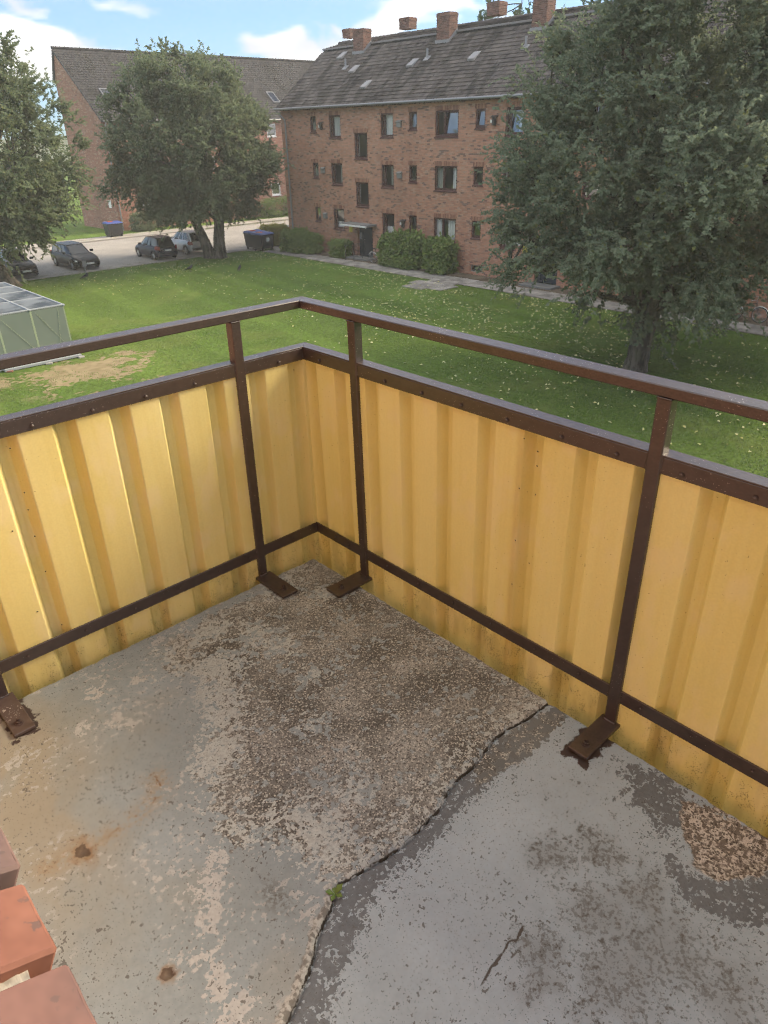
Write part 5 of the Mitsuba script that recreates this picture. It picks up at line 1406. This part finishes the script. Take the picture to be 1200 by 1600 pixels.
def bird(label, x, y, ang, up):
    b = thing('bird', label, 'bird', 'black birds on the lawn')
    mf = manifold3d.Manifold
    def sph(c, r_):
        return mf.sphere(r_, 16).translate(c)
    def bone(a, ra, c, rc):
        return mf.batch_hull([sph(a, ra), sph(c, rc)])
    body = bone((-0.05, 0, 0.15), 0.06, (0.06, 0, 0.17 + up), 0.065) + bone((0.06, 0, 0.17 + up), 0.06, (0.11, 0, 0.24 + up), 0.040) + bone((0.11, 0, 0.24 + up), 0.038, (0.135, 0, 0.255 + up), 0.036) + bone((-0.05, 0, 0.15), 0.05, (-0.17, 0, 0.10), 0.022) + bone((-0.17, 0, 0.10), 0.022, (-0.26, 0, 0.07), 0.014)
    wing = bone((0.04, 0.062, 0.18), 0.020, (-0.18, 0.035, 0.115), 0.010) + bone((0.04, -0.062, 0.18), 0.020, (-0.18, -0.035, 0.115), 0.010)
    m = (body + wing).refine_to_length(0.02).to_mesh()
    tm = trimesh.Trimesh(np.asarray(m.vert_properties[:, :3]), np.asarray(m.tri_verts), process=True)
    trimesh.smoothing.filter_taubin(tm, iterations=8)
    M, t = rotz(ang) * 1.3, (x, y, ZG + 0.015)
    ent(f'{b}__body', xf(tm, M, t), 'm_bird', True)
    ent(f'{b}__beak', xf(hull([(0.165, .012, .265 + up), (0.165, -.012, .265 + up), (0.165, 0, .245 + up), (0.215, 0, .243 + up)]), M, t), 'm_beak')
    for s_ in (-1, 1):
        ent(f'{b}__leg', xf(cat([tube([(0.0, s_ * .03, .10), (-.01, s_ * .03, .05), (0.0, s_ * .03, 0.0)], .007, 6)] + [tube([(0.0, s_ * .03, .004), (0.045, s_ * .03 + e, .002)], .004, 5) for e in (-.02, 0, .02)]), M, t), 'm_beak')


bird('black bird on the lawn left of the double trunk tree, facing right', -40.9, 21.5, 0.9, 0.03)
bird('black bird on the lawn right of the double trunk tree', -38.45, 23.65, 2.2, 0.0)
bird('black bird on the lawn near the small post by the road', -43.3, 15.7, 1.2, 0.02)

# ------------------------------------------------------------------ small post with a plate by the road
sp = thing('short_post', 'short grey post with a small plate between the lawn and the parking bays', 'post')
ent(f'{sp}__pole', cyl((-45.6, 16.65, ZG), (-45.6, 16.65, ZG + 0.72), 0.05, 10), 'm_fixture')
ent(f'{sp}__plate', bx(-45.54, -45.52, 16.52, 16.78, ZG + 0.42, ZG + 0.78, 0.004), 'm_lead')
hr = thing('entrance_handrail', 'thin dark handrail on the left side of the entrance step', 'handrail')
ent(f'{hr}__rail', tube([(-36.45, HY - 1.5, ZG + 0.02), (-36.45, HY - 1.5, ZG + 0.95), (-36.45, HY - 0.75, ZG + 1.02), (-36.45, HY - 0.75, ZG + 0.13)], 0.025, 8), 'm_black')
hr = thing('entrance_handrail', 'thin dark handrail on the right side of the entrance step', 'handrail')
ent(f'{hr}__rail', tube([(-35.6, HY - 1.5, ZG + 0.02), (-35.6, HY - 1.5, ZG + 0.95), (-35.6, HY - 0.75, ZG + 1.02), (-35.6, HY - 0.75, ZG + 0.13)], 0.025, 8), 'm_black')

# ------------------------------------------------------------------ bicycles
mat('m_bike_black', (0.02, 0.02, 0.022), 0.35)
mat('m_chrome', (0.62, 0.63, 0.64), 0.25, metallic=0.9)


def ring_tube(c, R_, r_, n=36, m=6):
    a = np.linspace(0, 2 * np.pi, n + 1)
    return tube(np.stack([c[0] + R_ * np.cos(a), np.full(n + 1, c[1]), c[2] + R_ * np.sin(a)], 1), r_, m, cap=False)


def bicycle(label, x, y, ang, lean=0.12):
    b = thing('bicycle', label, 'bicycle')
    M, t = rotz(ang) @ rotx(lean), np.array([x, y, ZG + 0.03])
    put = lambda m: xf(m, M, t)
    R0 = 0.345
    for wx in (0.0, 1.06):
        wk = fresh(f'{b}__wheel')
        ent(f'{wk}__tyre', put(ring_tube((wx, 0, R0), R0 - 0.018, 0.019)), 'm_tyre', True)
        ent(f'{wk}__rim', put(cat([ring_tube((wx, 0, R0), R0 - 0.042, 0.011), cyl((wx, -.05, R0), (wx, .05, R0), .022, 8)] + [tube([(wx, 0.02 * (-1) ** q, R0), (wx + (R0 - .045) * math.cos(q * .349), 0, R0 + (R0 - .045) * math.sin(q * .349))], .0018, 4) for q in range(18)])), 'm_chrome')
        a = np.linspace(0.25, 2.6, 14)
        ent(f'{b}__mudguard', put(tube(np.stack([wx + (R0 + .022) * np.cos(a), 0 * a, R0 + (R0 + .022) * np.sin(a)], 1), .020, 6)), 'm_white')
    S, H_, B, RA, FA = (0.28, 0, 0.78), (0.86, 0, 0.84), (0.43, 0, 0.30), (0, 0, R0), (1.06, 0, R0)
    hd = (0.89, 0, 0.68)
    ent(f'{b}__frame', put(cat([tube([B, S], .016, 8), tube([S, (0.25, 0, 0.92)], .012, 8), tube([B, hd], .018, 8), tube([(0.31, 0, 0.70), H_], .016, 8), tube([H_, hd], .019, 8), tube([RA, B], .010, 6), tube([RA, (0.30, 0, 0.72)], .009, 6)])), 'm_bike_black', 50)
    ent(f'{b}__fork', put(cat([tube([hd, (0.93, s_ * .05, .60), (1.06, s_ * .05, R0)], .010, 6) for s_ in (-1, 1)])), 'm_bike_black')
    ent(f'{b}__handlebar', put(cat([tube([H_, (0.84, 0, 1.0)], .012, 8), tube([(0.68, .28, 1.02), (0.80, .26, 1.03), (0.85, .12, 1.0), (0.85, -.12, 1.0), (0.80, -.26, 1.03), (0.68, -.28, 1.02)], .011, 8)])), 'm_chrome', 50)
    ent(f'{b}__saddle', put(hull([(0.11, s_ * .08, .95) for s_ in (-1, 1)] + [(0.13, s_ * .07, .91) for s_ in (-1, 1)] + [(0.38, s_ * .018, .93) for s_ in (-1, 1)] + [(0.37, s_ * .015, .90) for s_ in (-1, 1)])), 'm_black')
    ent(f'{b}__pedal', put(cat([tube([B, (0.50, .07, .16)], .009, 5), tube([B, (0.36, -.07, .44)], .009, 5), bx(.46, .55, .07, .15, .15, .175), bx(.31, .40, -.15, -.07, .43, .455), cyl((0.43, .028, .30), (0.43, .034, .30), .09, 18)])), 'm_chrome')
    ent(f'{b}__rack', put(cat([tube([(-.28, s_ * .06, .74), (.22, s_ * .05, .74)], .006, 5) for s_ in (-1, 1)] + [tube([(-.15, s_ * .06, .74), (0, s_ * .06, R0)], .006, 5) for s_ in (-1, 1)])), 'm_bike_black')
    return b


bicycle('black bicycle with white mudguards leaning by the brick wall at the right edge', -10.55, 31.35, 0.06)
bicycle('bicycle standing behind the hedge right of the entrance door, one wheel in view', -34.15, 31.25, 0.15)
bicycle('dark bicycle lying half hidden beside the shrub under the big tree', -11.9, 31.2, 0.5, 0.35)

# ------------------------------------------------------------------ thin haze over the courtyard
scene['haze_air'] = {'type': 'homogeneous', 'albedo': rgb(0.95, 0.95, 0.96), 'sigma_t': 0.0012}
scene['haze'] = {'type': 'cube', 'to_world': T().translate([0, 0, 6.0]).scale([215, 215, 13.3]), 'bsdf': {'type': 'null'}, 'interior': {'type': 'ref', 'id': 'haze_air'}}
labels['haze'] = {'label': 'thin pale haze in the air over the whole courtyard', 'category': 'haze', 'kind': 'stuff'}
scene['camera']['medium'] = {'type': 'ref', 'id': 'haze_air'}
